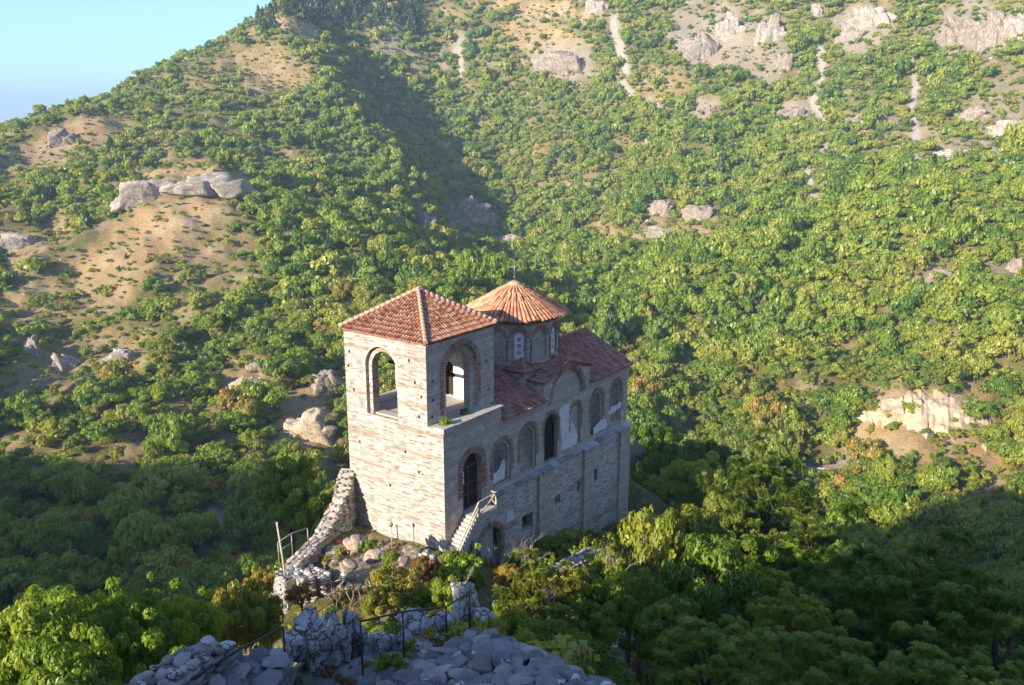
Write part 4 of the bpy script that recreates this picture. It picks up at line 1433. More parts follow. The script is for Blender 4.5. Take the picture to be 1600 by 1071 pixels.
def rock_mesh(size, seed, lv=4, ridge=0.30, joint=1.0, n=6):
    """Craggy rock: several chipped blocks grown together, cut by joints, rough on the small scale."""
    d, F = sphere_dirs(lv)
    rng = np.random.default_rng(seed)
    Vs, Fs = [], []
    for k in range(n):
        o = np.array([rng.uniform(-.62, .62), rng.uniform(-.45, .45), 0]) if k else np.zeros(3)
        sc = np.array([rng.uniform(.30, .5), rng.uniform(.4, .65), rng.uniform(.6, 1.0) * (1.05 - .75 * abs(o[0]))]) * (1.0 if k else 1.15)
        if n == 1: sc = np.ones(3)
        p = d * polytope(d, rng, 9, .22)[:, None]
        nr = d
        q = p * np.array([1, 1, .45]) * 1.6 * joint + seed + k * 3
        rid = 1 - np.abs(fbm(q, 3, seed % 89 + k))
        p = p * (1 + (0.13 if n == 7 else 0.05) * (rid - .8) + 0.05 * fbm(p * 3.5, 3, seed % 53) + 0.022 * fbm(p * 11, 2, seed % 31))[:, None]
        a = rng.normal() * .25; ca, sa = math.cos(a), math.sin(a)
        p = p * sc
        p = np.stack([p[:, 0] + 0.18 * p[:, 2] * rng.normal(), p[:, 1], p[:, 2]], 1)
        p = np.stack([p[:, 0] * ca - p[:, 1] * sa, p[:, 0] * sa + p[:, 1] * ca, p[:, 2]], 1) + o
        Fs.append(F + len(d) * k); Vs.append(p)
    return np.concatenate(Vs) * np.array(size) / 2, np.concatenate(Fs)


def outcrop(px, py, wpx, hpx, mat, label, seed, D=None, name='rock_outcrop', depth=0.7, lv=4, joint=1.0, sink=0.12, turn=None):
    P = ground_hit(px, py + hpx * 0.35) if D is None else at(px, py + hpx * 0.35, D)
    if P is None: return
    dist = np.linalg.norm(P - CAM)
    w, h = wpx * dist / FPX, hpx * dist / FPX
    V, F = rock_mesh((w * 1.25, w * depth, h * 1.15), seed, lv, joint=joint, n=7)
    me = mesh_np(name, V, F, {'tone': ('FACE', np.clip(0.5 + 0.25 * np.random.default_rng(seed).normal(size=len(F)), 0, 1))})
    me.materials.append(M[mat])
    o = link(name, me)
    o.location = P + np.array([0, 0, h * (0.16 - sink)])
    d = P - CAM
    o.rotation_euler = (0, 0, -math.atan2(d[0], d[1]) + (random.uniform(-.3, .3) if turn is None else turn))
    tag(o, label, 'rock')
    return o


OUT = [
 (240, 296, 92, 44, 'cliff_pale', 'large pale grey rock capping the sunny hill on the left'),
 (335, 284, 112, 34, 'cliff_pale', 'broad cracked rock at the right end of the hilltop outcrop'),
 (95, 215, 40, 22, 'cliff', 'dark rock on the bare knoll at the far left'),
 (50, 540, 20, 42, 'cliff_pale', 'thin upright rock on the left slope near the edge'),
 (103, 566, 36, 42, 'cliff_pale', 'squat pale rock on the left slope'),
 (192, 556, 44, 44, 'cliff_pale', 'sloping pale slab on the left slope between shrubs'),
 (385, 600, 50, 52, 'cliff_pale', 'whitish rock face among shrubs left of the belfry'),
 (400, 572, 26, 16, 'cliff', 'small flat rock above the whitish rock face'),
 (512, 590, 42, 56, 'cliff', 'grey rock with shaded side right against the belfry'),
 (482, 660, 76, 66, 'cliff_cream', 'cream bare cliff left of the belfry wall'),
 (28, 376, 60, 30, 'cliff_pale', 'pale rocks at the left edge below the wooded ridge'),
 (666, 342, 30, 44, 'cliff', 'upright rock at the left end of the ravine crags'),
 (735, 328, 70, 40, 'cliff', 'broad crag behind the belfry roof in the ravine'),
 (795, 372, 44, 26, 'cliff', 'low crag above the dome cross'),
 (1030, 322, 44, 28, 'cliff', 'left one of two crags on the ledge right of the dome'),
 (1092, 328, 56, 34, 'cliff', 'right one of two crags on the ledge right of the dome'),
 (1035, 360, 46, 18, 'cliff', 'flat rock under the two crags right of the dome'),
 (880, 92, 76, 34, 'cliff', 'dark sided crag high on the middle slope'),
 (925, 6, 34, 30, 'cliff_pale', 'pale crag at the top edge above the scree'),
 (1100, 70, 46, 50, 'cliff', 'left pillar of the high double crag'),
 (1140, 40, 38, 54, 'cliff_pale', 'middle pillar of the high double crag'),
 (1200, 46, 46, 56, 'cliff_pale', 'right hand rib of the high double crag'),
 (1225, 95, 26, 30, 'cliff', 'small rock below the right hand rib'),
 (1240, 172, 38, 24, 'cliff', 'lone rounded crag beside the long scree streak'),
 (1105, 168, 28, 22, 'cliff', 'small round crag on the middle high slope'),
 (1275, 18, 18, 22, 'cliff_pale', 'small pale crag near the top between trees'),
 (1358, 26, 60, 36, 'cliff_pale', 'domed pale crag near the top right'),
 (1328, 56, 36, 26, 'cliff', 'rock below the domed pale crag'),
 (1345, 185, 34, 16, 'cliff', 'low rock between the two scree streaks'),
 (1510, 48, 44, 44, 'cliff', 'left crag of the top right cliffs'),
 (1556, 48, 40, 66, 'cliff', 'tall pillar of the top right cliffs'),
 (1592, 40, 40, 50, 'cliff_pale', 'sheer pale crag at the top right edge'),
 (1525, 180, 40, 28, 'cliff', 'dark sided crag below the top right cliffs'),
 (1580, 200, 44, 26, 'cliff_pale', 'slanting pale ledge at the right edge'),
 (1500, 238, 60, 16, 'cliff_pale', 'long thin ledge of pale rock on the right high slope'),
 (1472, 428, 30, 20, 'cliff', 'small crag on the upper right slope'),
 (1590, 415, 26, 30, 'cliff', 'crag at the right edge half way up'),
 (1275, 735, 60, 18, 'cliff_pale', 'low grey pink rocks below the pale bare cliff'),
 (330, 825, 36, 74, 'cliff', 'grey rock rib in the dark valley'),
 (992, 705, 26, 40, 'cliff', 'grey rock behind the far corner of the church'),
]
OUT_SPOTS = []
for q, a in enumerate(OUT):
    outcrop(*a, seed=31 + q * 7, D=(85 if q == 39 else 60 if q == 40 else None), depth=0.55 if a[2] < 150 else 0.28, joint=1.0 if a[2] < 150 else 2.2, sink=.2 if a[2] > 150 else 0.12, turn=0.0 if a[2] > 150 else None, lv=4)
    hh = ground_hit(a[0], a[1] + a[3] * .35)
    if hh is not None: OUT_SPOTS.append((a[:4], float(np.linalg.norm(hh - CAM))))


def scarp():
    """The long pale bare cliff on the right slope: a fluted face standing out of the hillside."""
    top = [(1322, 660), (1335, 640), (1370, 628), (1405, 618), (1440, 604), (1465, 606), (1500, 618), (1530, 634), (1548, 655), (1556, 690)]
    bot = [(1330, 676), (1345, 672), (1375, 668), (1410, 672), (1440, 684), (1470, 692), (1500, 698), (1530, 704), (1548, 712), (1560, 722)]
    n, mm = 150, 30
    V = np.zeros((n, mm, 3))
    xs = np.linspace(0, len(top) - 1.001, n)
    for i, x in enumerate(xs):
        k = int(x); f = x - k
        T = ground_hit(*(np.array(top[k]) * (1 - f) + np.array(top[k + 1]) * f))
        B = ground_hit(*(np.array(bot[k]) * (1 - f) + np.array(bot[k + 1]) * f))
        out = (CAM - T); out[2] = 0; out /= np.linalg.norm(out)
        for j in range(mm):
            t = j / (mm - 1)
            V[i, j] = T + (B - T) * t + out * (2.0 * math.sin(math.pi * min(1, t * 1.15) ** .6) if t < .87 else 2.0 * math.sin(math.pi * min(1, t * 1.15) ** .6)) + np.array([0, 0, 1.2 * math.sin(math.pi * t) - (0.8 if j in (0, mm - 1) else 0)])
    fl = 1 - np.abs(fbm(np.stack([np.repeat(xs[:, None] * 7, mm, 1), np.repeat(np.linspace(0, 1.6, mm)[None], n, 0)], -1).reshape(-1, 2), 4, 12)).reshape(n, mm)
    V[..., :2] += ((CAM - V)[..., :2] / np.linalg.norm((CAM - V)[..., :2], axis=-1, keepdims=True)) * (0.6 * (fl - .7))[..., None]
    V[..., :2] += 1.3 * (fbm(V.reshape(-1, 3) / np.array([6, 6, 1.6]), 4, 15).reshape(n, mm))[..., None] * ((CAM - V)[..., :2] / np.linalg.norm((CAM - V)[..., :2], axis=-1, keepdims=True))
    V[..., 2] += 0.9 * fbm(V.reshape(-1, 3) / 2.2, 4, 5).reshape(n, mm)
    I, J = np.meshgrid(np.arange(n - 1), np.arange(mm - 1), indexing='ij')
    F = np.stack([I * mm + J, I * mm + J + 1, (I + 1) * mm + J + 1, (I + 1) * mm + J], -1).reshape(-1, 4)
    me = mesh_np('bare_cliff', V.reshape(-1, 3), F, {'tone': ('FACE', np.full(len(F), .5))})
    me.materials.append(M['cliff_cream'])
    tag(link('bare_cliff', me), 'long pale fluted bare cliff on the sunny right slope', 'cliff')


scarp()


# ---- broken stone at the foot of the crags and over the bare ground
dm = MB()
rngd = random.Random(77)
kk = 0
for (cx, cy, wv, hv), rd in OUT_SPOTS:
    for q in range(11):
        P = ground_hit(cx + rngd.gauss(0, wv * .5), cy + hv * rngd.uniform(-.1, 1.5))
        if P is None or abs(np.linalg.norm(P - CAM) - rd) > 40: continue
        s = rngd.uniform(.4, 1.9) * rd / 400
        add_stone(dm, P, (s * 1.4, s, s * .8), rngd.uniform(0, 3), 4000 + kk, 1, .3, 1 if rngd.random() < .4 else 0); kk += 1
for (cx, cy, rx, ry, a, k, st) in PATCH:
    for q in range(int(st * 14)):
        P = ground_hit(cx + rngd.uniform(-1, 1) * rx, cy + rngd.uniform(-1, 1) * ry)
        if P is None: continue
        dd = np.linalg.norm(P - CAM)
        if dd < 100: continue
        s = rngd.uniform(.3, 1.2) * dd / 400
        add_stone(dm, P, (s * 1.4, s, s * .7), rngd.uniform(0, 3), 4000 + kk, 1, .3, 1 if rngd.random() < .4 else 0); kk += 1
tag(dm.build('scattered_stones', [M['cliff'], M['cliff_pale']]), 'broken stones lying below the crags and on the bare slopes', 'rubble', kind='stuff')


def rock_at(px, py, D, size, mat, label, seed, lv=4, rz=0.0, name='boulder', joint=1.0, sinkz=0.0, nb=4):
    P = at(px, py, D)
    V, F = rock_mesh(size, seed, lv, 0.28, joint, n=nb)
    me = mesh_np(name, V, F, {'tone': ('FACE', np.clip(0.5 + 0.2 * np.random.default_rng(seed).normal(size=len(F)), 0, 1))})
    me.materials.append(M[mat])
    o = link(name, me); o.location = P - np.array([0, 0, sinkz]); o.rotation_euler = (0, 0, rz)
    tag(o, label, 'rock')
    return o


# ---- curved wall coming off the belfry, and the bastion at its end
def cpt(px, py, z):
    return at_z(px, py, z)
cwall = [cw(-0.1, 7.7, 3.5), cpt(533, 772, 2.35), cpt(517, 806, 1.35), cpt(498, 840, 0.65), cpt(474, 864, 0.45), cpt(452, 886, 0.4)]
rubble_wall('curved_wall', cwall, 0.9, 5.0, [M['rubble_stone'], M['brown_stone']], (0.40, 0.24, 0.095), 'curved ruined stone wall running down from the belfry corner', seed=3, top_white=0.3, rows=38, lv=2, tilt=.04, alt=.35)
rubble_wall('bastion', [cpt(438, 890, 0.35), cpt(462, 902, 0.35), cpt(488, 897, 0.3), cpt(503, 889, .3)], 1.5, 4.0, [M['rubble_stone'], M['limestone_white']], (0.34, 0.28, 0.15), 'broken round stone bastion at the end of the curved wall', 'ruin', seed=4, top_white=0.4, rows=16)
rubble_wall('low_wall', [cpt(852, 896, -1.3), cpt(880, 882, -1.4), cpt(908, 868, -1.55), cpt(936, 856, -1.8)], 1.0, 2.6, [M['rubble_stone'], M['limestone_white']], (0.4, 0.34, 0.18), 'low ruined wall with pale top along the shaded side of the church', seed=5, top_white=0.6)
g1 = [ground_hit(*p) for p in ((938, 970), (952, 985), (975, 1005), (985, 1014))]
rubble_wall('ruined_wall', [p + np.array([0, 0, 0.9]) for p in g1], 0.9, 2.0, [M['rubble_stone'], M['limestone_white']], (0.4, 0.32, 0.2), 'white ruined wall winding down between dark bushes', seed=6, top_white=0.8)
g2 = [ground_hit(*p) for p in ((952, 1018), (968, 1036), (975, 1055))]
rubble_wall('ruined_wall', [p + np.array([0, 0, 0.9]) for p in g2], 0.9, 2.0, [M['rubble_stone'], M['limestone_white']], (0.4, 0.32, 0.2), 'short white wall stump below the winding ruined wall', seed=7, top_white=0.8)

# ---- forecourt: earth terrace with loose stones against the sunlit wall
fm = MB()
rng_ = random.Random(9)
for k in range(170):
    px, py = rng_.uniform(505, 700), rng_.uniform(850, 925)
    P = ground_hit(px, py)
    if P is None: continue
    if P @ CU > -0.3: continue
    s = rng_.uniform(.15, .55)
    add_stone(fm, P + np.array([0, 0, s * .05]), (s * 1.3, s, s * .55), rng_.uniform(0, 3.1), 300 + k, 1, .2, 1 if rng_.random() < .25 else 0, .6)
tag(fm.build('loose_stones', [M['brown_stone'], M['limestone_white']]), 'loose brown stones strewn over the forecourt', 'rubble', kind='stuff')
for q, (px, py, D, s, mt, lab) in enumerate([
    (556, 850, 48.0, (1.5, 1.1, 0.9), 'brown_stone', 'brown boulder in the inner corner beside the belfry wall'), (585, 870, 46.8, (1.5, 1.1, 0.5), 'brown_stone', 'flat brown rock under the lamp post'),
    (630, 885, 45.2, (1.9, 1.1, 0.7), 'brown_stone', 'low brown rock at the foot of the sunlit wall'), (545, 884, 45.5, (1.4, 1.2, 0.45), 'brown_stone', 'brown slab rock inside the curved wall'), (668, 872, 45.4, (1.0, .8, .7), 'limestone', 'squared stone at the corner of the sunlit wall'),
    (868, 903, 43.5, (1.6, 1.2, 1.0), 'brown_stone', 'tan rock at the near end of the low ruined wall')]):
    rock_at(px, py, D, s, mt, lab, 71 + q * 5, 3, q * .7)

# ---- foreground rocks
rock_at(510, 1008, 25.6, (1.75, 1.4, 1.6), 'limestone', 'blue grey cracked boulder beside the paved path', 11, 5, 0.4, joint=1.5, nb=9)
rock_at(462, 1010, 25.4, (0.9, 0.9, 1.1), 'limestone', 'smaller grey rock against the left of the boulder', 12, 4, 1.1)
rock_at(548, 995, 26.2, (0.8, 0.9, 1.5), 'limestone', 'narrow upright rock against the right of the boulder', 13, 4, .2)
rock_at(597, 1010, 26.5, (1.0, 0.8, 0.8), 'limestone', 'low grey rock behind the first railing post', 14, 4, .9)
rock_at(650, 985, 27.5, (1.5, 1.1, 1.1), 'limestone', 'rough grey rock ridge behind the railing', 15, 5, .3, joint=1.5)
rock_at(692, 980, 28.2, (1.1, 1.0, 1.2), 'limestone', 'jagged grey rock under the middle of the railing', 16, 4, 1.3, joint=1.5)
rock_at(722, 946, 30.5, (0.95, 0.9, 1.7), 'limestone_white', 'pointed pale rock standing behind the railing', 17, 5, .8, joint=1.3)
rock_at(755, 975, 30.0, (1.0, 1.0, 0.9), 'limestone', 'grey rock under the branches at the end of the railing', 18, 4, .5)

# ---- paved path
pm = MB()
rngp = random.Random(4)
for k in range(520):
    px, py = rngp.uniform(345, 745), rngp.uniform(990, 1095)
    if py < 1018 and px < 600: continue
    P = ground_hit(px, py)
    if P is None: continue
    s = rngp.uniform(.28, .85)
    add_stone(pm, P + np.array([0, 0, -0.01 + 0.0004 * k * .2]), (s * 1.2, s * .9, 0.16), rngp.uniform(0, 3), 700 + k, 2, .05, 1 if rngp.random() < .3 else 0, .8, .04)
po = pm.build('stone_path', [M['schist'], M['schist_warm']])
tag(po, 'path of flat blue grey stone slabs between the boulder and the slab wall', 'path', kind='structure')

# ---- rubble over the hump behind the railing
rm = MB()
for k in range(300):
    px, py = rngp.uniform(545, 790), rngp.uniform(955, 1022)
    if py > 1016 - max(0, px - 640) * .12: continue
    P = ground_hit(px, py)
    if P is None or P[1] > -17: continue
    s = rngp.uniform(.18, .62)
    add_stone(rm, P + np.array([0, 0, s * .06]), (s * 1.2, s, s * .75), rngp.uniform(0, 3), 1500 + k, 2, .3, 1 if rngp.random() < .12 else 0, .6, .1)
tag(rm.build('rock_rubble', [M['limestone'], M['limestone_white']]), 'broken grey limestone rubble along the railing', 'rubble', kind='stuff')

# ---- stone wall with loose white stones, lower left
lw = [at_z(345, 1003, 11.35), at_z(290, 1030, 11.6), at_z(225, 1075, 11.9), at_z(150, 1130, 12.2)]
rubble_wall('stone_wall', lw, 0.95, 1.6, [M['schist_warm'], M['limestone_white']], (0.36, 0.27, 0.13), 'foreground wall heaped with loose pale stones at the lower left', seed=8, top_white=0.45, cap=1.2, lv=2, tilt=.3)
sl = [at_z(372, 1022, 10.75), at_z(345, 1062, 11.1), at_z(320, 1110, 11.4)]
rubble_wall('slab_wall', sl, 0.9, 1.6, [M['schist'], M['schist']], (0.62, 0.5, 0.13), 'dark layered slab wall beside the loose pale stones', seed=9)
sl2 = [at_z(425, 1012, 10.45), at_z(405, 1052, 10.7), at_z(390, 1100, 10.9)]
rubble_wall('slab_wall', sl2, 1.0, 1.2, [M['schist'], M['schist']], (0.7, 0.5, 0.12), 'lower stepped slab wall left of the blue grey boulder', seed=10)

# ---- slab-topped wall, lower right
sw = [at_z(745, 1003, 10.55), at_z(690, 1030, 10.95), at_z(645, 1075, 11.25), at_z(610, 1120, 11.4)]
rubble_wall('slab_wall', sw, 0.9, 1.2, [M['schist'], M['limestone_white']], (0.45, 0.34, 0.14), 'near kerb wall of flat slabs right of the paved path', seed=12, top_white=0.12, lv=2, tilt=.22)
sm = MB()
rngs = random.Random(14)
k = 0
for py in np.arange(992, 1100, 8.5):
    for px in np.arange(640, 960, 24):
        x, y = px + rngs.uniform(-8, 8), py + rngs.uniform(-4, 4)
        if y < 988 + max(0, (x - 745)) * 0.40 or y < 1060 - (x - 640) * 0.72: continue
        P = at_z(x, y, 10.6 + (y - 990) * 0.007)
        w = rngs.random() < .13
        br = rngs.random() < .4
        s = rngs.uniform(.34, .62) * (.6 if w else 1)
        add_stone(sm, P + np.array([0, 0, rngs.uniform(-.06, .12)]), (s * rngs.uniform(.9, 1.6), s, rngs.uniform(.1, .22)), rngs.uniform(0, 3), 800 + k, 2, .17, 1 if w else (2 if br else 0), .75, .08); k += 1
P0 = [at_z(*p) for p in ((640, 1064, 10.95), (745, 990, 10.45), (935, 1066, 10.95), (1000, 1110, 11.2), (620, 1110, 11.3))]
sm.poly([p - np.array([0, 0, .06]) for p in P0], 0, .2)
n_ = len(P0)
for i in range(n_):
    a, b = P0[i], P0[(i + 1) % n_]
    sm.poly([a - np.array([0, 0, .06]), a - np.array([0, 0, 2.6]), b - np.array([0, 0, 2.6]), b - np.array([0, 0, .06])], 0, .2)
tag(sm.build('ruined_platform', [M['schist'], M['limestone_white'], M['schist_warm']]), 'broad ruined wall top of dark slabs scattered with white stones, bottom centre right', 'ruin')
rock_at(748, 1003, 27.0, (0.75, 0.5, 0.28), 'limestone_white', 'large white stone on the corner of the slab wall', 41, 3, .3, name='white_stone')


# ---- railings
def railing(name, posts, rails, r, mat, label):
    e = empty(name, posts[0][0])
    base = np.array(posts[0][0], float)
    for a, b in posts:
        m = MB(); m.tube([np.array(a) - base, np.array(b) - base], r, 8); m.build('post', M[mat], e)
    for pl in rails:
        m = MB(); m.tube([np.array(p) - base for p in pl], r, 8); m.build('rail', M[mat], e)
    tag(e, label, 'railing')
    return e

def up(P, h): return np.array(P) + np.array([0, 0, h])
p1 = at_z(446, 1034, 10.2); p0 = at_z(372, 1080, 10.4)
railing('railing', [(up(p1, -.3), up(p1, 1.0))], [[up(p1, 1.0), at_z(366, 1019, 11.35), at_z(300, 1062, 11.6)]], .028, 'rail_dark', 'dark iron railing left of the blue grey boulder')
R_ = [at_z(566, 1034, 10.35), at_z(631, 1012, 9.75), at_z(698, 1003, 8.95), at_z(734, 975, 8.4)]
tops = [at_z(563, 969, 11.5), at_z(631, 978, 10.85), at_z(698, 958, 10.1), at_z(734, 939, 9.5)]
tops = [np.array([b[0], b[1], t[2]]) for b, t in zip(R_, tops)]
railing('railing', [(up(b, -.4), t) for b, t in zip(R_, tops)], [tops], .026, 'rail_dark', 'dark iron railing with four posts along the path')
a0 = ground_hit(519, 931); b0 = ground_hit(560, 917)
railing('railing', [(up(b0, -.3), up(b0, .78))], [[up(a0, -.2), up(a0, .85), up(a0, 1.05) + (at_z(511, 931, a0[2]) - a0) * .9, up(at_z(500, 931, a0[2]), 1.02)], [up(a0, .78), up(b0, .78), at_z(578, 893, b0[2] + .7)], [up(a0, .72), at_z(500, 911, a0[2] + .65)]], .03, 'rail_tan', 'bent tan tube railing beside the bastion')
c0, c1, c2 = at_z(436, 876, 0.35), at_z(457, 862, 0.45), at_z(482, 853, 0.55)
railing('railing', [(up(p, -.3), up(p, 1.1)) for p in (c0, c1, c2)], [[up(c0, 1.1), up(c1, 1.1), up(c2, 1.1)], [up(c0, .55), up(c1, .55)]], .028, 'rail_tan', 'thin tube railing on top of the curved wall')

pb = at_z(449, 926, -0.6)
m = MB(); m.tube([(0, 0, -.3), (-.12, 0, 2.0), (-.3, 0, 4.05)], [.06, .055, .05], 10); m.boxab((-.36, -.06, 4.03), (-.24, .06, 4.09))
o = m.build('tall_pole', M['wood_pale']); o.location = pb
tag(o, 'tall leaning pale pole standing at the bastion', 'pole')
lb = at_z(613, 867, -0.15)
e = empty('lamp_post', lb); tag(e, 'thin lamp post in front of the sunlit church wall', 'lamp')
m = MB(); m.tube([(0, 0, -.2), (0, 0, 1.75)], .03, 8); m.build('post', M['rail_tan'], e)
m = MB(); m.tube([(0, 0, 1.75), (0, 0, 1.8), (0, 0, 1.95), (0, 0, 2.0)], [.04, .1, .1, .03], 10); m.build('lamp_head', M['iron'], e)
# ================================================================== TREES
def leaf_material(name, stops, transl=0.45, spread=0.5):
    """Two-sided foliage; each plant and each spray of leaves has its own green."""
    t = NT(name)
    oi = t.n('ObjectInfo')
    at_ = t.n('Attribute', attribute_name='tone')
    ns = t.noise(oi.outputs['Location'], 0.035, 3)
    f = t.math('ADD', t.math('MULTIPLY', oi.outputs['Random'], 0.55), t.math('MULTIPLY', at_.outputs['Fac'], spread))
    f = t.math('ADD', f, t.math('MULTIPLY', t.math('SUBTRACT', ns.outputs[0], 0.5), 0.8))
    f = t.math('ADD', f, -0.06)
    col = t.ramp(f, stops)
    d = t.n('BsdfDiffuse'); t.l(col, d.inputs[0])
    tr = t.n('BsdfTranslucent')
    hs = t.n('HueSaturation'); t.l(col, hs.inputs['Color']); hs.inputs['Hue'].default_value = 0.487; hs.inputs['Value'].default_value = 1.35
    t.l(hs.outputs[0], tr.inputs[0])
    mx = t.n('MixShader'); mx.inputs[0].default_value = transl
    t.l(d.outputs[0], mx.inputs[1]); t.l(tr.outputs[0], mx.inputs[2])
    gl = t.n('BsdfGlossy'); gl.inputs['Roughness'].default_value = 0.45; gl.inputs[0].default_value = (1, 1, 1, 1)
    m2 = t.n('MixShader'); m2.inputs[0].default_value = 0.025
    t.l(mx.outputs[0], m2.inputs[1]); t.l(gl.outputs[0], m2.inputs[2])
    t.l(m2.outputs[0], t.out.inputs[0])
    return t.mat


GREEN = [(0.0, (0.06, 0.15, 0.018)), (0.25, (0.155, 0.25, 0.022)), (0.5, (0.27, 0.345, 0.030)), (0.8, (0.39, 0.40, 0.05)), (1.0, (0.42, 0.35, 0.11))]
M['leaf'] = leaf_material('broadleaf', GREEN)
M['leaf_gold'] = leaf_material('broadleaf_with_seeds', [(0.0, (0.10, 0.17, 0.02)), (0.45, (0.23, 0.27, 0.03)), (0.75, (0.36, 0.33, 0.045)), (0.9, (0.42, 0.28, 0.05)), (1.0, (0.46, 0.24, 0.06))], spread=0.6)
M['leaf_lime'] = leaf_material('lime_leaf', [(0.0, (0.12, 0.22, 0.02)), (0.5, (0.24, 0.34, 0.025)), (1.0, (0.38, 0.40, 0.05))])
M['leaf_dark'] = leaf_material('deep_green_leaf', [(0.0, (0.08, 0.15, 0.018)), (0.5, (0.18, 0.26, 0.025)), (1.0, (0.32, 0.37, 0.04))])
M['leaf_red'] = leaf_material('turning_leaf', [(0.0, (0.09, 0.12, 0.02)), (0.4, (0.19, 0.19, 0.03)), (0.65, (0.28, 0.16, 0.04)), (1.0, (0.34, 0.10, 0.04))], spread=0.8)
M['needle'] = leaf_material('pine_needles', [(0.0, (0.03, 0.070, 0.022)), (0.6, (0.06, 0.105, 0.03)), (1.0, (0.11, 0.14, 0.04))], 0.15)
M['bark'] = mat_plain('bark', (0.17, 0.12, 0.085), (0.10, 0.075, 0.055), 8, 0.95, 0.6)
M['twig'] = mat_plain('dry_twig', (0.36, 0.28, 0.21), (0.24, 0.18, 0.14), 8, 0.95, 0.4)


def leaf_quads(C, N, size, rng, aspect=1.0, kite=False):
    """Quads centred at C facing N."""
    n = len(C)
    ref = rng.normal(size=(n, 3))
    t = np.cross(N, ref); t /= np.linalg.norm(t, axis=1)[:, None] + 1e-9
    b = np.cross(N, t)
    s = (size * rng.uniform(0.65, 1.25, n))[:, None]
    a = aspect
    bend = N * s * 0.18
    if kite:
        P = [C - t * s * a, C - b * s * 0.42 + bend, C + t * s * a, C + b * s * 0.42 + bend]
    else:
        P = [C - t * s * .5 * a - b * s * .5, C + t * s * .5 * a - b * s * .4 + bend, C + t * s * .45 * a + b * s * .5, C - t * s * .5 * a + b * s * .5 + bend]
    V = np.stack(P, 1).reshape(-1, 3)
    F = np.arange(n * 4).reshape(-1, 4)
    return V, F


def crown_points(rng, R, H, nclump, nleaf, clump_r=0.40, low=0.0, ragged=0.18):
    """Leaf centres and facings of a crown built of many uneven clumps; the crown stands on z = 0 and is H high."""
    cs = []
    tries = 0
    while len(cs) < nclump and tries < 4000:
        tries += 1
        d = rng.normal(size=3); d /= np.linalg.norm(d)
        if d[2] < -0.55: continue
        rad = rng.uniform(0.45, 0.88) if rng.random() > 0.15 else rng.uniform(0.9, 1.0 + ragged)
        p = d * rad
        r = clump_r * rng.uniform(0.55, 1.15) * (1.15 - 0.35 * abs(p[2]))
        if all(np.linalg.norm(p - q) > 0.38 * (r + s) for q, s in cs):
            cs.append((p, r))
    w = np.array([s ** 2 for _, s in cs]); w /= w.sum()
    k = rng.choice(len(cs), nleaf, p=w)
    c = np.array([q for q, _ in cs])[k]; r = np.array([s for _, s in cs])[k]
    d = rng.normal(size=(nleaf, 3)); d[:, 2] = d[:, 2] * 0.9 + 0.25
    d /= np.linalg.norm(d, axis=1)[:, None]
    P = c + d * (r * rng.uniform(0.72, 1.06, nleaf))[:, None]
    out = P / (np.linalg.norm(P, axis=1)[:, None] + 1e-6)
    N = d * 0.75 + out * 0.35 + rng.normal(size=(nleaf, 3)) * 0.42
    N /= np.linalg.norm(N, axis=1)[:, None]
    tone_c = rng.random(len(cs))
    tone = np.clip(tone_c[k] * 0.6 + rng.random(nleaf) * 0.4, 0, 1)
    P = P * np.array([R, R, H / 2]) + np.array([0, 0, H / 2 * (0.92 - low)])
    return P, N, tone, [(q * np.array([R, R, H / 2]) + np.array([0, 0, H / 2 * (0.92 - low)]), s * R) for q, s in cs]


def trunk_mb(R, H, below, clumps, rng, thick=None, limbs=7):
    """Tapered trunk with limbs reaching into the crown; below: how far the trunk goes under the crown's foot."""
    m = MB()
    r0 = thick or (0.05 * R + 0.035 * H * 0.5)
    top = Vector((rng.normal() * 0.1 * R, rng.normal() * 0.1 * R, H * 0.62))
    pts = [Vector((0, 0, -below)), Vector((rng.normal() * .04 * R, rng.normal() * .04 * R, -below * 0.4)), Vector((rng.normal() * .05 * R, rng.normal() * .05 * R, H * 0.15)), top]
    m.tube(pts, [r0 * 1.25, r0, r0 * 0.8, r0 * 0.25], 7)
    for i in range(min(limbs, len(clumps))):
        q, s = clumps[i]
        z = rng.uniform(-0.15 * below, H * 0.32)
        t = (z + below) / (top.z + below)
        a = pts[0].lerp(top, t) if False else Vector((0, 0, z))
        q = Vector(q)
        mid = a.lerp(q, 0.5) + Vector((0, 0, 0.05 * H))
        m.tube([a, mid, q], [r0 * 0.5, r0 * 0.32, r0 * 0.1], 5)
    return m


def make_crown(seed, R, H, nclump, nleaf, leaf, kite=False, clump_r=0.40, aspect=1.0, low=0.0, ragged=.18):
    rng = np.random.default_rng(seed)
    P, N, tone, cl = crown_points(rng, R, H, nclump, nleaf, clump_r, low, ragged)
    V, F = leaf_quads(P, N, leaf, rng, aspect, kite)
    return V, F, tone, cl, rng


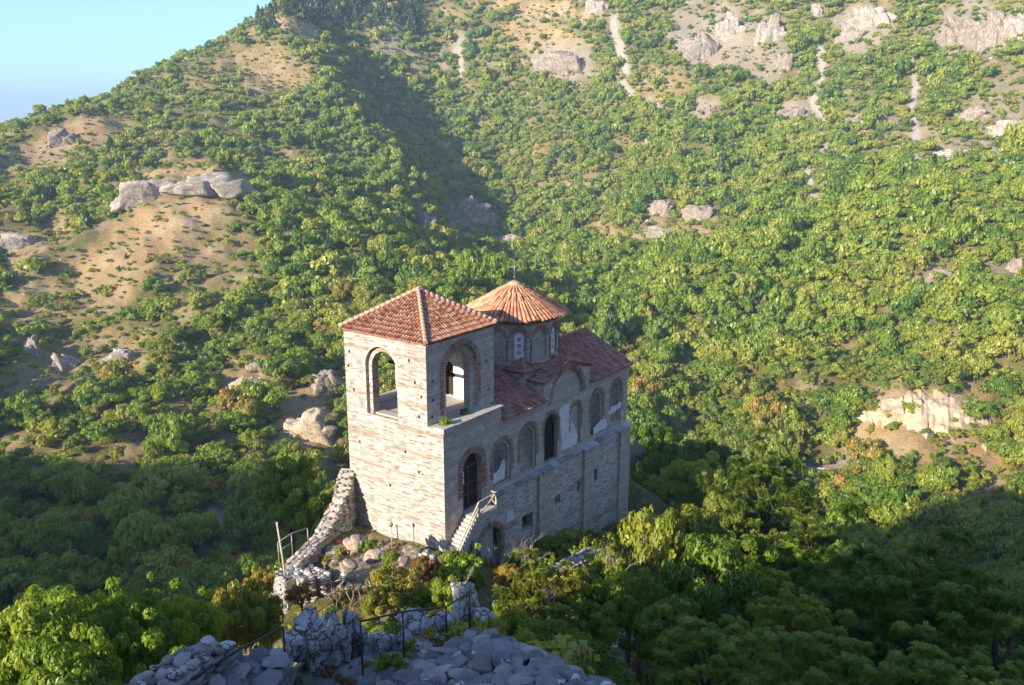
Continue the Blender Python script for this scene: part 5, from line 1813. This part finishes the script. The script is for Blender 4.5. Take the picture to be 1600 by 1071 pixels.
def conifer(seed, R, H, tiers, per, leaf):
    rng = np.random.default_rng(seed)
    Ps, Ns = [], []
    for i in range(tiers):
        f = i / tiers
        z = H * (0.12 + 0.88 * f)
        rr = R * (1 - f) ** 0.85 * rng.uniform(0.8, 1.1) + 0.05 * R
        nb = int(5 + 5 * (1 - f))
        for b in range(nb):
            a = rng.uniform(0, 2 * math.pi); ln = rr * rng.uniform(0.65, 1.1)
            s = np.linspace(0.15, 1, per)
            p = np.stack([np.cos(a) * ln * s, np.sin(a) * ln * s, z - 0.28 * ln * s ** 1.3], 1) + rng.normal(size=(per, 3)) * 0.06 * R
            Ps.append(p); Ns.append(np.tile([np.cos(a) * .35, np.sin(a) * .35, 0.9], (per, 1)) + rng.normal(size=(per, 3)) * 0.35)
    P = np.concatenate(Ps); N = np.concatenate(Ns); N /= np.linalg.norm(N, axis=1)[:, None]
    V, F = leaf_quads(P, N, leaf, rng, 1.3)
    return V, F, np.clip(P[:, 2] * 0 + rng.random(len(P)), 0, 1)


def proto_mesh(name, crown, trunk, mats):
    """Crown + trunk in one mesh, for the far forest."""
    V, F, tone = crown
    tv = np.array(trunk.v, float).reshape(-1, 3)
    fq = [f for f in trunk.f if len(f) == 4]
    F2 = np.array(fq, int) + len(V)
    me = mesh_np(name, np.concatenate([V, tv]), np.concatenate([F, F2]), {'tone': ('FACE', np.concatenate([tone, np.full(len(fq), .5)]))})
    me.polygons.foreach_set('material_index', np.concatenate([np.zeros(len(F), np.int32), np.ones(len(fq), np.int32)]))
    for m in mats: me.materials.append(m)
    return me


# ---- the far forest: which tree grows where
def scatter_forest():
    rng = np.random.default_rng(11)
    pts = []
    # jittered cells in rings round the valley, closer together near by
    for r0, r1, cell in ((58, 150, 2.7), (150, 270, 2.6), (270, 420, 2.6), (420, 800, 2.9)):
        ext = r1
        g = np.arange(-ext, ext, cell)
        gx, gy = np.meshgrid(g, g)
        q = np.stack([gx.ravel(), gy.ravel()], 1) + rng.uniform(-0.5, 0.5, (gx.size, 2)) * cell
        r = np.hypot(q[:, 0], q[:, 1])
        az = np.degrees(np.arctan2(q[:, 0], q[:, 1]))
        ok = (r >= r0) & (r < r1) & (np.abs(az) < 42)
        pts.append(q[ok] + CAM[:2])
    XY = np.concatenate(pts)
    Z = ground_z(XY)
    P = np.concatenate([XY, Z[:, None]], 1)
    px, py, dz = to_px(P + np.array([0, 0, 2.0]))
    ok = (dz > 5) & (px > -260) & (px < 1860) & (py > -60) & (py < 1200)
    P, px, py = P[ok], px[ok], py[ok]
    D = np.linalg.norm(P - CAM, axis=1)
    # drop what the hills hide
    vis = np.ones(len(P), bool)
    top = P + np.array([0, 0, 5.0])
    for f in np.linspace(0.25, 0.97, 26):
        Q = CAM + (top - CAM) * f
        vis &= ground_z(Q[:, :2], False) < Q[:, 2] + 7.0
    P, px, py, D = P[vis], px[vis], py[vis], D[vis]
    soil, rock, scree = cover(P)
    s2, r2, c2 = cover(P, 3.2)
    soil, rock, scree = np.maximum(soil, s2 * 0.97), np.maximum(rock, r2), np.maximum(scree, c2)
    for (cx, cy, wv, hv), rd in OUT_SPOTS:                       # keep the crags clear of trees just below them
        q = np.minimum(np.hypot((px - cx) / (wv * .62 + 3), (py + 6 - cy) / (hv * .68 + 4)), np.hypot((px - cx) / (wv * .5 + 2), (py + 16 - cy) / (hv * .6 + 4)))
        rock = np.maximum(rock, (q < 1) * (D > rd - 50) * (D < rd + 12) * 1.08)
    n1 = fbm(P / 22.0, 4, 71); n2 = fbm(P / 7.0, 3, 72)
    # density: thin on the sunny left hill and the high slopes, thick on the right slope and in the valley
    left = smooth(P[:, 0], 0, -110) * smooth(px, 560, 380)
    high = smooth(P[:, 2], 30, 120)
    dens = 1.0 - 0.50 * left * smooth(P[:, 2], -48, -20) - 0.02 * high
    dens = dens + (0.45 + 0.5 * left + .05 * high) * np.clip(n1, -0.5, 0.12) + 0.12 * n2
    e = 1.2
    gx = (ground_z(P[:, :2] + [e, 0]) - ground_z(P[:, :2] - [e, 0])) / (2 * e); gy = (ground_z(P[:, :2] + [0, e]) - ground_z(P[:, :2] - [0, e])) / (2 * e)
    sl = np.hypot(gx, gy)
    dens *= 1 - 0.6 * smooth(sl, 3.0, 4.5)
    dens *= (1 - 0.58 * soil) * (1 - 0.90 * np.minimum(rock, 1.08)) * (1 - 0.97 * scree)
    keep = rng.random(len(P)) < dens
    # the ground of the spur close to the church keeps its own plants
    sp = spur_z(P[:, :2]) > base_z(P[:, :2])
    keep &= ~(sp & (D < 75))
    P, px, py, D, n1, soil, rock, left, high = (a[keep] for a in (P, px, py, D, n1, soil, rock, left, high))
    n = len(P)
    size = np.exp(rng.normal(0, 0.45, n)) * 1.68
    size *= 1 - 0.55 * np.maximum(soil, rock) - 0.30 * left - 0.05 * high
    big = rng.random(n) < 0.07
    size[big] *= 1.5
    valley = smooth(P[:, 2], -34, -50)
    size *= 1 + 0.3 * valley
    size = np.clip(size, 0.6, 4.3)
    ht = size * rng.uniform(1.1, 1.7, n) * np.where(rng.random(n) < .15, 1.35, 1.0)
    con = rng.random(n) < np.where((py < 45) & (px > 400) & (px < 660), 0.85, np.where((px < 240) & (D > 250) & (py > 215) & (py < 420), 0.05, 0.006))
    con &= D > 190
    con |= (rng.random(n) < 0.12) & (np.hypot(px - 560, py - 395) < 50)
    ht[con] = size[con] * rng.uniform(2.6, 3.6, con.sum())
    return P, D, px, py, size, ht, con, rng


FP, FD, FX, FY, FS, FH, FC, frng = scatter_forest()

# ---- crowns of three degrees of detail
FARV, MIDV = [], []
for k in range(7):
    c = make_crown(100 + k, 1.0, 1.0, 16 + k % 5, 620, 0.155, clump_r=0.40)
    FARV.append(proto_mesh('far_tree', c[:3], trunk_mb(1.0, 1.0, 0.35, c[3], c[4], 0.05, 3), [M['leaf'], M['bark']]))
for k in range(7):
    c = make_crown(200 + k, 1.0, 1.0, 30 + 2 * (k % 4), 2400, 0.082, clump_r=0.31, ragged=.28)
    MIDV.append((c, trunk_mb(1.0, 1.0, 0.4, c[3], c[4], 0.05, 5)))
MIDM = [proto_mesh('mid_tree', c[:3], t, [M['leaf_gold'] if k in (2, 5) else M['leaf'], M['bark']]) for k, (c, t) in enumerate(MIDV)]
CONV = []
for k in range(3):
    c = conifer(300 + k, 1.0, 1.0, 16, 5, 0.17)
    tm = MB(); tm.tube([(0, 0, -0.1), (0, 0, 0.9)], [0.04, 0.01], 6)
    CONV.append(proto_mesh('conifer', c, tm, [M['needle'], M['bark']]))

# ---- the trees that show largest stand as things of their own
vis_px = FS * FPX / FD
inframe = (FX > 5) & (FX < 1595) & (FY > 0) & (FY < 1071)
behind = (FX > 545) & (FX < 975) & (FY > 520) & (FY < 900)
NEARN = 215
cand = np.where(inframe & ~behind & ~FC)[0]
own = cand[np.argsort(-vis_px[cand])[:NEARN]]
own_con = np.where(inframe & FC)[0]
own_con = own_con[np.argsort(-(FH * FPX / FD)[own_con])[:30]]
rest = np.ones(len(FP), bool); rest[own] = False; rest[own_con] = False


def region(px, py, P):
    if px < 520 and P[2] < -30 and py > 700: return 'in the dark valley left of the church'
    if px < 560: return 'on the sunny dry hill left of the belfry'
    if px > 1180 and py > 790: return 'in the shade on the lower right slope'
    if px > 1200 and py < 700: return 'above the pale bare cliff on the right slope'
    if px > 1150: return 'between the pale bare cliff and the shade on the right'
    if px > 940: return 'on the sunny slope just right of the church'
    return 'in the ravine behind the church roofs'


near_meshes = []
for k in range(7):
    (V, F, tone, cl, _), tmb = MIDV[k]
    near_meshes.append((mesh_np('crown', V, F, {'tone': ('FACE', tone)}), tmb))
cr_shared, tr_shared = {}, {}
for q, i in enumerate(own):
    k = int(frng.integers(0, 7))
    gold = FX[i] > 940 and FY[i] > 560 and frng.random() < 0.45
    mk = 'leaf_gold' if gold else ('leaf_dark' if frng.random() < 0.12 else 'leaf')
    e = empty('broadleaf_tree', FP[i] - np.array([0, 0, 0.1]), float(frng.uniform(0, 6.28)))
    e.scale = (FS[i], FS[i], FH[i])
    where = region(FX[i], FY[i], FP[i])
    size = 'large' if FS[i] > 3.0 else ('small' if FS[i] < 1.9 else 'middling')
    hue = {'leaf_gold': 'golden green', 'leaf_dark': 'deep green', 'leaf': 'green'}[mk]
    lab = f'{size} round {hue} tree {where}'
    tag(e, lab, 'tree', lab.replace(' tree ', ' trees '))
    key = (k, mk)
    if key not in cr_shared:
        me = near_meshes[k][0].copy(); me.materials.append(M[mk]); cr_shared[key] = me
    c = bpy.data.objects.new('crown', cr_shared[key]); COL.objects.link(c); c.parent = e; c.location = (0, 0, 0.28)
    if k not in tr_shared:
        to = near_meshes[k][1].build('trunk', M['bark'], e); tr_shared[k] = to.data
    else:
        to = bpy.data.objects.new('trunk', tr_shared[k]); COL.objects.link(to); to.parent = e
    to.location = (0, 0, 0.28)
con_tr = None
for i in own_con:
    e = empty('conifer_tree', FP[i] - np.array([0, 0, 0.2]), float(frng.uniform(0, 6.28)))
    e.scale = (FS[i] * 1.2, FS[i] * 1.2, FH[i])
    where = 'along the skyline ridge at the top' if FY[i] < 60 else ('on the far left hillside' if FX[i] < 330 else 'among leafy trees on the slopes')
    lab = f'dark pointed conifer {where}'
    tag(e, lab, 'conifer', lab.replace('conifer', 'conifers'))
    k = int(frng.integers(0, 3))
    me = CONV[k]
    if ('con', k) not in cr_shared:
        c_ = conifer(300 + k, 1.0, 1.0, 16, 5, 0.17)
        m_ = mesh_np('crown', c_[0], c_[1], {'tone': ('FACE', c_[2])}); m_.materials.append(M['needle']); cr_shared[('con', k)] = m_
    c = bpy.data.objects.new('crown', cr_shared[('con', k)]); COL.objects.link(c); c.parent = e
    if con_tr is None:
        tm = MB(); tm.tube([(0, 0, -0.1), (0, 0, 0.9)], [0.04, 0.01], 6)
        con_tr = tm.build('trunk', M['bark'], e).data
    else:
        t_ = bpy.data.objects.new('trunk', con_tr); COL.objects.link(t_); t_.parent = e


# ---- everything beyond them: one forest, grown by geometry nodes
def forest(P, S, H, idx, protos, name, label):
    n = len(P)
    me = bpy.data.meshes.new(name)
    me.vertices.add(n)
    me.vertices.foreach_set('co', np.asarray(P, np.float32).ravel())
    a = me.attributes.new('size', 'FLOAT_VECTOR', 'POINT'); a.data.foreach_set('vector', np.stack([S, S, H], 1).astype(np.float32).ravel())
    rot = np.zeros((n, 3), np.float32); rot[:, 2] = np.random.default_rng(5).uniform(0, 6.28, n); rot[:, :2] = np.random.default_rng(6).normal(0, 0.07, (n, 2))
    a = me.attributes.new('turn', 'FLOAT_VECTOR', 'POINT'); a.data.foreach_set('vector', rot.ravel())
    a = me.attributes.new('kind_index', 'INT', 'POINT'); a.data.foreach_set('value', np.asarray(idx, np.int32))
    o = link(name, me)
    ng = bpy.data.node_groups.new('grow_' + name, 'GeometryNodeTree')
    ng.interface.new_socket('Geometry', in_out='INPUT', socket_type='NodeSocketGeometry')
    ng.interface.new_socket('Geometry', in_out='OUTPUT', socket_type='NodeSocketGeometry')
    N = ng.nodes
    gi, go = N.new('NodeGroupInput'), N.new('NodeGroupOutput')
    def named(nm, ty):
        q = N.new('GeometryNodeInputNamedAttribute'); q.data_type = ty; q.inputs[0].default_value = nm
        return q.outputs['Attribute']
    size, turn, ki = named('size', 'FLOAT_VECTOR'), named('turn', 'FLOAT_VECTOR'), named('kind_index', 'INT')
    e2r = N.new('FunctionNodeEulerToRotation'); ng.links.new(turn, e2r.inputs[0])
    m2p = N.new('GeometryNodeMeshToPoints'); ng.links.new(gi.outputs[0], m2p.inputs['Mesh'])
    join = N.new('GeometryNodeJoinGeometry')
    for k, pm in enumerate(protos):
        po = bpy.data.objects.new('plant_pattern', pm)
        oi = N.new('GeometryNodeObjectInfo'); oi.inputs['Object'].default_value = po
        cmp = N.new('FunctionNodeCompare'); cmp.data_type = 'INT'; cmp.operation = 'EQUAL'
        ng.links.new(ki, [s for s in cmp.inputs if s.type == 'INT' and s.name == 'A'][0])
        [s for s in cmp.inputs if s.type == 'INT' and s.name == 'B'][0].default_value = k
        iop = N.new('GeometryNodeInstanceOnPoints')
        ng.links.new(m2p.outputs[0], iop.inputs['Points']); ng.links.new(cmp.outputs[0], iop.inputs['Selection'])
        ng.links.new(oi.outputs['Geometry'], iop.inputs['Instance'])
        ng.links.new(e2r.outputs[0], iop.inputs['Rotation']); ng.links.new(size, iop.inputs['Scale'])
        ng.links.new(iop.outputs[0], join.inputs[0])
    ng.links.new(join.outputs[0], go.inputs[0])
    md = o.modifiers.new('grow', 'NODES'); md.node_group = ng
    tag(o, label, 'forest', kind='stuff')
    return o


rP, rS, rH, rD, rC = FP[rest], FS[rest], FH[rest], FD[rest], FC[rest]
idx = np.where(rC, 14 + frng.integers(0, 3, len(rP)), np.where(rD < 250, 7 + frng.integers(0, 7, len(rP)), frng.integers(0, 7, len(rP))))
rP2 = rP.copy(); rP2[~rC, 2] += 0.18 * rH[~rC]
rS2 = np.where(rC, rS * 1.2, rS)
forest(rP2, rS2, rH, idx, FARV + MIDM + CONV, 'forest', 'green mixed woodland covering the far slopes and ravine')

# ---- low scrub between the trees and on the flanks of the spur
def scrub():
    rng = np.random.default_rng(21)
    out = []
    for r0, r1, cell in ((14, 60, 0.8), (60, 700, 2.7)):
        g = np.arange(-r1, r1, cell); gx, gy = np.meshgrid(g, g)
        q = np.stack([gx.ravel(), gy.ravel()], 1) + rng.uniform(-.5, .5, (gx.size, 2)) * cell
        r = np.hypot(q[:, 0], q[:, 1]); az = np.degrees(np.arctan2(q[:, 0], q[:, 1]))
        out.append(q[(r >= r0) & (r < r1) & (np.abs(az) < 42)] + CAM[:2])
    XY = np.concatenate(out); Z = ground_z(XY); P = np.concatenate([XY, Z[:, None]], 1)
    px, py, dz = to_px(P)
    D = np.linalg.norm(P - CAM, axis=1)
    u, v = P @ CU, P @ CV
    clear = (u > -5.5) & (u < L + .5) & (v > -0.7) & (v < VW + 1.0)                 # the church and its forecourt
    path = (np.abs(P[:, 0] - 0.2) < 3.0) & (P[:, 1] < -23)
    soil, rock, scree = cover(P)
    ok = (px > -200) & (px < 1800) & (py > -20) & (py < 1180) & ~clear & ~path
    ok &= rng.random(len(P)) < 0.85 * (1 - 0.25 * soil) * (1 - 0.75 * rock) * (1 - .95 * scree) * (0.65 + 0.6 * fbm(P / 12., 3, 77))
    P, D = P[ok], D[ok]
    S = np.exp(rng.normal(0, .45, len(P))) * np.interp(D, [58, 62, 150, 220], [0.42, 0.5, 0.75, 1.25]) * (1 - .4 * (soil[ok] > .3))
    H = S * rng.uniform(0.7, 1.4, len(P))
    sm = []
    for k in range(4):
        c = make_crown(400 + k, 1.0, 1.0, 8, 260, 0.19, clump_r=0.45)
        m_ = mesh_np('scrub_plant', c[0], c[1], {'tone': ('FACE', c[2])}); m_.materials.append(M['leaf' if k < 3 else 'leaf_gold']); sm.append(m_)
    o = forest(P, S, H, rng.integers(0, 4, len(P)), sm, 'undergrowth', 'low green scrub and weeds between the trees and on the spur flanks')
    o['category'] = 'undergrowth'


scrub()

# ---- weeds and dry grass in the joints of the paving and round the rocks
def weeds():
    rng = np.random.default_rng(31)
    pts = []
    for _ in range(420):
        P = ground_hit(rng.uniform(330, 960), rng.uniform(960, 1090))
        if P is not None and np.linalg.norm(P - CAM) < 36: pts.append(P + np.array([0, 0, 0.05]))
    for _ in range(260):
        P = ground_hit(rng.uniform(500, 700), rng.uniform(850, 940))
        if P is not None and np.linalg.norm(P - CAM) < 60 and P @ CU < -.4: pts.append(P)
    P = np.array(pts)
    P = P[(fbm(P / 1.6, 3, 8) > 0.05)]
    S = rng.uniform(.07, .22, len(P)); H = S * rng.uniform(.9, 1.8, len(P))
    ms = []
    for k, lf in enumerate(('leaf', 'leaf_red', 'leaf_gold')):
        c = make_crown(450 + k, 1.0, 1.0, 7, 90, 0.30, True, .45, 1.4)
        m_ = mesh_np('weed', c[0], c[1], {'tone': ('FACE', c[2])}); m_.materials.append(M[lf]); ms.append(m_)
    o = forest(P, S, H, rng.integers(0, 3, len(P)), ms, 'weeds', 'small weeds and dry grass tufts between the stones')
    o['category'] = 'weeds'


weeds()

# ---- trees and bushes close to the camera, each measured off the photograph: crown centre (x, y), radius in px, distance, flatness, style, label
STY = {}
def style_mesh(st):
    if st not in STY:
        if st == 'oak': a = [make_crown(500 + k, 1.0, 1.0, 95, 15000, 0.042, True, 0.19, 1.0, ragged=.35) for k in range(3)]
        elif st == 'bush': a = [make_crown(520 + k, 1.0, 1.0, 60, 9000, 0.050, True, 0.23, 1.0, ragged=.3) for k in range(3)]
        elif st == 'ash': a = [fronds(540 + k, 110, 42) for k in range(2)]
        elif st == 'sparse': a = [make_crown(560 + k, 1.0, 1.0, 26, 1500, 0.060, True, 0.22, 1.0, ragged=.35) for k in range(2)]
        STY[st] = [(mesh_np('crown', V, F, {'tone': ('FACE', t)}), cl) for V, F, t, cl, _ in a]
    return STY[st]


def fronds(seed, nclump, per):
    """Crown of long feathered leaves (paired leaflets on drooping stalks)."""
    rng = np.random.default_rng(seed)
    _, _, _, cl = crown_points(rng, 1.0, 1.0, nclump, 10, 0.22, 0, .3)
    Ps, Ts, Bs, tn = [], [], [], []
    for c, s in cl:
        tc = rng.random()
        for f in range(per):
            a = rng.uniform(0, 2 * math.pi)
            d = np.array([math.cos(a), math.sin(a), rng.uniform(-0.1, 0.75)]); d /= np.linalg.norm(d)
            ln = rng.uniform(0.075, 0.145)
            sd = np.cross(d, [0, 0, 1]); sd /= np.linalg.norm(sd) + 1e-9
            for j in range(9):
                t = (j + 1) / 9
                p = np.asarray(c) + np.array([0,0,0]) + d * ln * t + np.array([0, 0, -0.20 * ln * t * t * 2])
                for sg in (-1, 1):
                    Ps.append(p); Ts.append(sd * sg * 0.9 + d * 0.45); Bs.append(d); tn.append(0.6 * tc + 0.4 * rng.random())
    P, T, B = np.array(Ps), np.array(Ts), np.array(Bs)
    T /= np.linalg.norm(T, axis=1)[:, None]
    lw = 0.034 * rng.uniform(0.7, 1.2, len(P))[:, None]
    droop = np.array([0, 0, -0.3])
    q = np.stack([P, P + T * lw * .5 - B * lw * .22, P + T * lw + droop * lw, P + T * lw * .5 + B * lw * .22], 1).reshape(-1, 3)
    return q, np.arange(len(q)).reshape(-1, 4), np.array(tn), cl, rng


NEAR = [
 # x, y, r, dist, height/width, style, leaf, name, label
 (45, 1030, 92, 33, 1.0, 'oak', 'leaf_lime', 'broadleaf_tree', 'sunlit bright green tree in the bottom left corner'),
 (140, 1010, 78, 36, 1.0, 'oak', 'leaf_lime', 'broadleaf_tree', 'bright green tree second from the left along the bottom edge'),
 (215, 1000, 66, 34, 1.0, 'oak', 'leaf_lime', 'broadleaf_tree', 'bushy sunlit tree just left of the pile of pale wall stones'),
 (292, 985, 55, 37, 1.0, 'oak', 'leaf_lime', 'broadleaf_tree', 'sunlit rounded tree behind the top of the loose stone wall'),
 (110, 1085, 80, 28, 0.9, 'oak', 'leaf', 'broadleaf_tree', 'tree cut by the bottom edge beneath the bright green crowns at left'),
 (385, 970, 50, 40, 1.25, 'oak', 'leaf_gold', 'broadleaf_tree', 'yellow green tree below the round bastion left of the blue grey boulder'),
 (405, 915, 24, 46, 1.1, 'bush', 'leaf_gold', 'bush', 'small yellowish bush against the left side of the bastion'),
 (478, 800, 34, 60, 1.3, 'bush', 'leaf', 'bush', 'sunlit bush behind the curved stone wall'),
 (450, 765, 44, 66, 1.2, 'oak', 'leaf', 'broadleaf_tree', 'green tree below the cream cliff left of the belfry'),
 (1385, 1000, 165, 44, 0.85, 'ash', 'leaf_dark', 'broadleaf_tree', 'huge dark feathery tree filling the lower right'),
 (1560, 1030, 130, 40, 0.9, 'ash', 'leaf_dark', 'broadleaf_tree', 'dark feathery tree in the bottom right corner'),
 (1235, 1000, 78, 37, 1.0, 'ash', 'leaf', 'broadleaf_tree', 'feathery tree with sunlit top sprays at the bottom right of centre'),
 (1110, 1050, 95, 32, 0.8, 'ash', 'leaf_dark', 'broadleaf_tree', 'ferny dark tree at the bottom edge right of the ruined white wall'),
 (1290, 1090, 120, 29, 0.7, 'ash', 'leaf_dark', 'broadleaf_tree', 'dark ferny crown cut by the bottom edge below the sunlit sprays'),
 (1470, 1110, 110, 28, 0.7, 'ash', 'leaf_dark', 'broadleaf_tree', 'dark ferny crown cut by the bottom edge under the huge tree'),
 (1120, 925, 95, 46, 0.9, 'oak', 'leaf_dark', 'broadleaf_tree', 'shady round tree right of the half bare sapling'),
 (1230, 900, 70, 52, 1.0, 'ash', 'leaf', 'broadleaf_tree', 'shaded feathery tree under the tall tree with orange seed heads'),
 (1080, 850, 58, 56, 1.0, 'oak', 'leaf_gold', 'broadleaf_tree', 'sunlit yellow green tree right of the half bare sapling'),
 (1200, 775, 78, 66, 1.0, 'ash', 'leaf_gold', 'broadleaf_tree', 'tall tree with bare trunk and orange seed heads on the sunny slope'),
 (1130, 790, 50, 72, 1.0, 'oak', 'leaf_gold', 'broadleaf_tree', 'golden round tree just left of the tall tree with orange seed heads'),
 (1265, 850, 52, 62, 1.1, 'ash', 'leaf_gold', 'broadleaf_tree', 'slender sunlit feathery tree right of the tall tree with orange seed heads'),
 (1300, 945, 60, 50, 1.0, 'oak', 'leaf', 'broadleaf_tree', 'round tree standing between the sunlit sprays and the huge dark tree'),
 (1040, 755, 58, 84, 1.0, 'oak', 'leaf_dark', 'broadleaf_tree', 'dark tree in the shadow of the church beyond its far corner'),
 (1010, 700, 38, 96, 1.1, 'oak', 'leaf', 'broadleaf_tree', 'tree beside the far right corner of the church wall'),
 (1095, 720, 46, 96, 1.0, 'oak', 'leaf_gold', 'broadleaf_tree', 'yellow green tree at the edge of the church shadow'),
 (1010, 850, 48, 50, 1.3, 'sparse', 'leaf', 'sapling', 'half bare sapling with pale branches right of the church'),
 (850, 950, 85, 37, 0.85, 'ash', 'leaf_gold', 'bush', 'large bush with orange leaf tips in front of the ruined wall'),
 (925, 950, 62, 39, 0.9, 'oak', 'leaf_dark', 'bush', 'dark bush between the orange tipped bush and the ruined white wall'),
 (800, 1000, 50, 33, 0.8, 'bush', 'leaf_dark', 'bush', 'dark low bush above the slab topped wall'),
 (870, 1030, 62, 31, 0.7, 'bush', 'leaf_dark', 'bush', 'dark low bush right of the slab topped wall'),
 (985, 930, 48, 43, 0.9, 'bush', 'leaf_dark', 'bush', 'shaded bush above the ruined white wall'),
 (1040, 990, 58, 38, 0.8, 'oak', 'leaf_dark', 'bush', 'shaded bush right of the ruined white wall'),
 (930, 1065, 60, 30, 0.7, 'bush', 'leaf_dark', 'bush', 'dark bush at the bottom edge below the ruined white wall'),
 (720, 898, 44, 42, 0.8, 'bush', 'leaf_lime', 'bush', 'vivid yellow green bush at the foot of the stairs'),
 (695, 935, 36, 38.5, 0.9, 'bush', 'leaf_lime', 'bush', 'yellow green bush left of the pointed pale rock'),
 (620, 925, 46, 39, 0.8, 'bush', 'leaf_gold', 'bush', 'green and golden bush inside the forecourt'),
 (590, 945, 30, 36.5, 0.8, 'bush', 'leaf_gold', 'bush', 'small golden bush behind the blue grey boulder'),
 (660, 890, 22, 42, 0.9, 'bush', 'leaf_red', 'bush', 'reddish bush at the corner of the belfry wall'),
 (683, 965, 15, 34, 0.6, 'bush', 'leaf_red', 'bush', 'little red tuft by the iron railing'),
 (610, 872, 15, 45.5, 0.7, 'bush', 'leaf_lime', 'bush', 'small bright plant under the lamp post'),
 (578, 853, 12, 47.5, 0.9, 'bush', 'leaf', 'bush', 'small green plant in the inner corner of the curved wall'),
 (795, 905, 28, 42, 0.8, 'bush', 'leaf_gold', 'bush', 'small golden bush in front of the low arched door'),
 (830, 900, 26, 43, 0.7, 'bush', 'leaf', 'bush', 'green bush below the dry twigs'),
 (950, 885, 30, 48, 0.8, 'bush', 'leaf', 'bush', 'sunlit bush at the end of the low ruined wall'),
 (470, 930, 20, 39, 0.7, 'bush', 'leaf_red', 'bush', 'reddish scrub at the foot of the bastion'),
 (540, 935, 24, 37, 0.6, 'bush', 'leaf_red', 'bush', 'reddish brown scrub by the bent tube railing'),
]
for q, (px, py, rp, D, asp, st, lf, nm, lab) in enumerate(NEAR):
    c = at(px, py, D)
    R = rp * D / FPX
    H = 2 * R * asp
    g = float(ground_z(c[None, :2])[0])
    foot = c[2] - H * 0.46
    if nm in ('bush',) and foot - g > 0.5 * R: below = foot - g
    else: below = max(0.1 * R, foot - g)
    e = empty(nm, (c[0], c[1], foot - below), 0.0)
    tag(e, lab, 'tree' if nm == 'broadleaf_tree' else nm)
    ms = style_mesh(st)
    me, cl = ms[q % len(ms)]
    if not me.materials: me.materials.append(M['leaf'])
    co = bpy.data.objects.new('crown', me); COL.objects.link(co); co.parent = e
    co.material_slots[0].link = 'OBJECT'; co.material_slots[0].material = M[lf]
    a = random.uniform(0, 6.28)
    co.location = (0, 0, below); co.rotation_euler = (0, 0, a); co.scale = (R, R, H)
    rng = np.random.default_rng(900 + q)
    cl2 = []
    for p, s in cl:
        x, y = p[0] * R, p[1] * R
        cl2.append((np.array([x * math.cos(a) - y * math.sin(a), x * math.sin(a) + y * math.cos(a), p[2] * H]), s))
    tb = trunk_mb(R, H, below + 0.2, cl2, rng, max(0.03, 0.035 * R + 0.012 * (below + H)), 9 if st != 'sparse' else 16)
    to = tb.build('trunk', M['twig'] if st == 'sparse' else M['bark'], e)
    to.location = (0, 0, below)


# ---- dry leafless brush
def dry_bush(px, py, D, h, n, seed, lab):
    rng = random.Random(seed)
    p = at(px, py, D); g = float(ground_z(p[None, :2])[0])
    m = MB()
    def grow(a, d, ln, r, lv):
        b = a + d * ln
        m.tube([a, (a + b) / 2 + Vector((rng.uniform(-1, 1), rng.uniform(-1, 1), 0)) * ln * .06, b], [r, r * .8, r * .55], 4, caps=False)
        if lv > 0:
            for _ in range(rng.randint(2, 3)):
                d2 = (d + Vector((rng.uniform(-.7, .7), rng.uniform(-.7, .7), rng.uniform(-.1, .5)))).normalized()
                grow(a.lerp(b, rng.uniform(.45, 1)), d2, ln * rng.uniform(.5, .75), r * .55, lv - 1)
    for k in range(n):
        d = Vector((rng.uniform(-.6, .6), rng.uniform(-.6, .6), 1)).normalized()
        grow(Vector((rng.uniform(-.5, .5), rng.uniform(-.5, .5), 0)), d, h * rng.uniform(.35, .6), 0.022, 3)
    o = m.build('dry_bush', M['twig'])
    o.location = (p[0], p[1], min(p[2], g + 0.1) if p[2] - g < 1.5 else p[2])
    tag(o, lab, 'dry bush')
dry_bush(825, 890, 44, 2.0, 9, 3, 'leafless grey brown brush in front of the church wall')
dry_bush(778, 880, 44, 1.1, 4, 4, 'thin bare twigs beside the low arched door')
dry_bush(715, 925, 33, 0.8, 4, 5, 'small dry stalks on the pointed pale rock')
dry_bush(548, 945, 36, 0.9, 8, 6, 'dry reddish stalks behind the boulder')
dry_bush(965, 900, 46, 2.2, 5, 8, 'tall bare branches at the base of the half bare sapling')


# ---- plants rooted in the church masonry
def tuft(loc, R, lf, lab, n=420):
    c = make_crown(int(loc[0] * 100) % 997, R, R * 1.1, 9, n, 0.10 * (R / .4), True, .4)
    m_ = mesh_np('wall_plant', c[0], c[1], {'tone': ('FACE', c[2])}); m_.materials.append(M[lf])
    o = link('wall_plant', m_); o.location = loc
    tag(o, lab, 'plant')
tuft(cw(0.75, 0.45, HC + .02), 0.42, 'leaf_lime', 'yellow green plant growing on the parapet corner')
tuft(cw(2.9, 0.75, HC), 0.32, 'leaf_dark', 'dark green tuft growing below the belfry arch')
# ================================================================== HAZE
hz = MB()
hz.boxab((-9800, -9800, -330), (9800, 9800, 330))
t = NT('haze_air')
pv = t.n('VolumePrincipled')
pv.inputs['Color'].default_value = (0.44, 0.58, 0.76, 1)
pv.inputs['Density'].default_value = 0.00027
pv.inputs['Anisotropy'].default_value = 0.0
t.l(pv.outputs[0], t.out.inputs['Volume'])
hobj = hz.build('haze', t.mat)
tag(hobj, 'thin pale summer haze filling the valley', 'haze', kind='stuff')
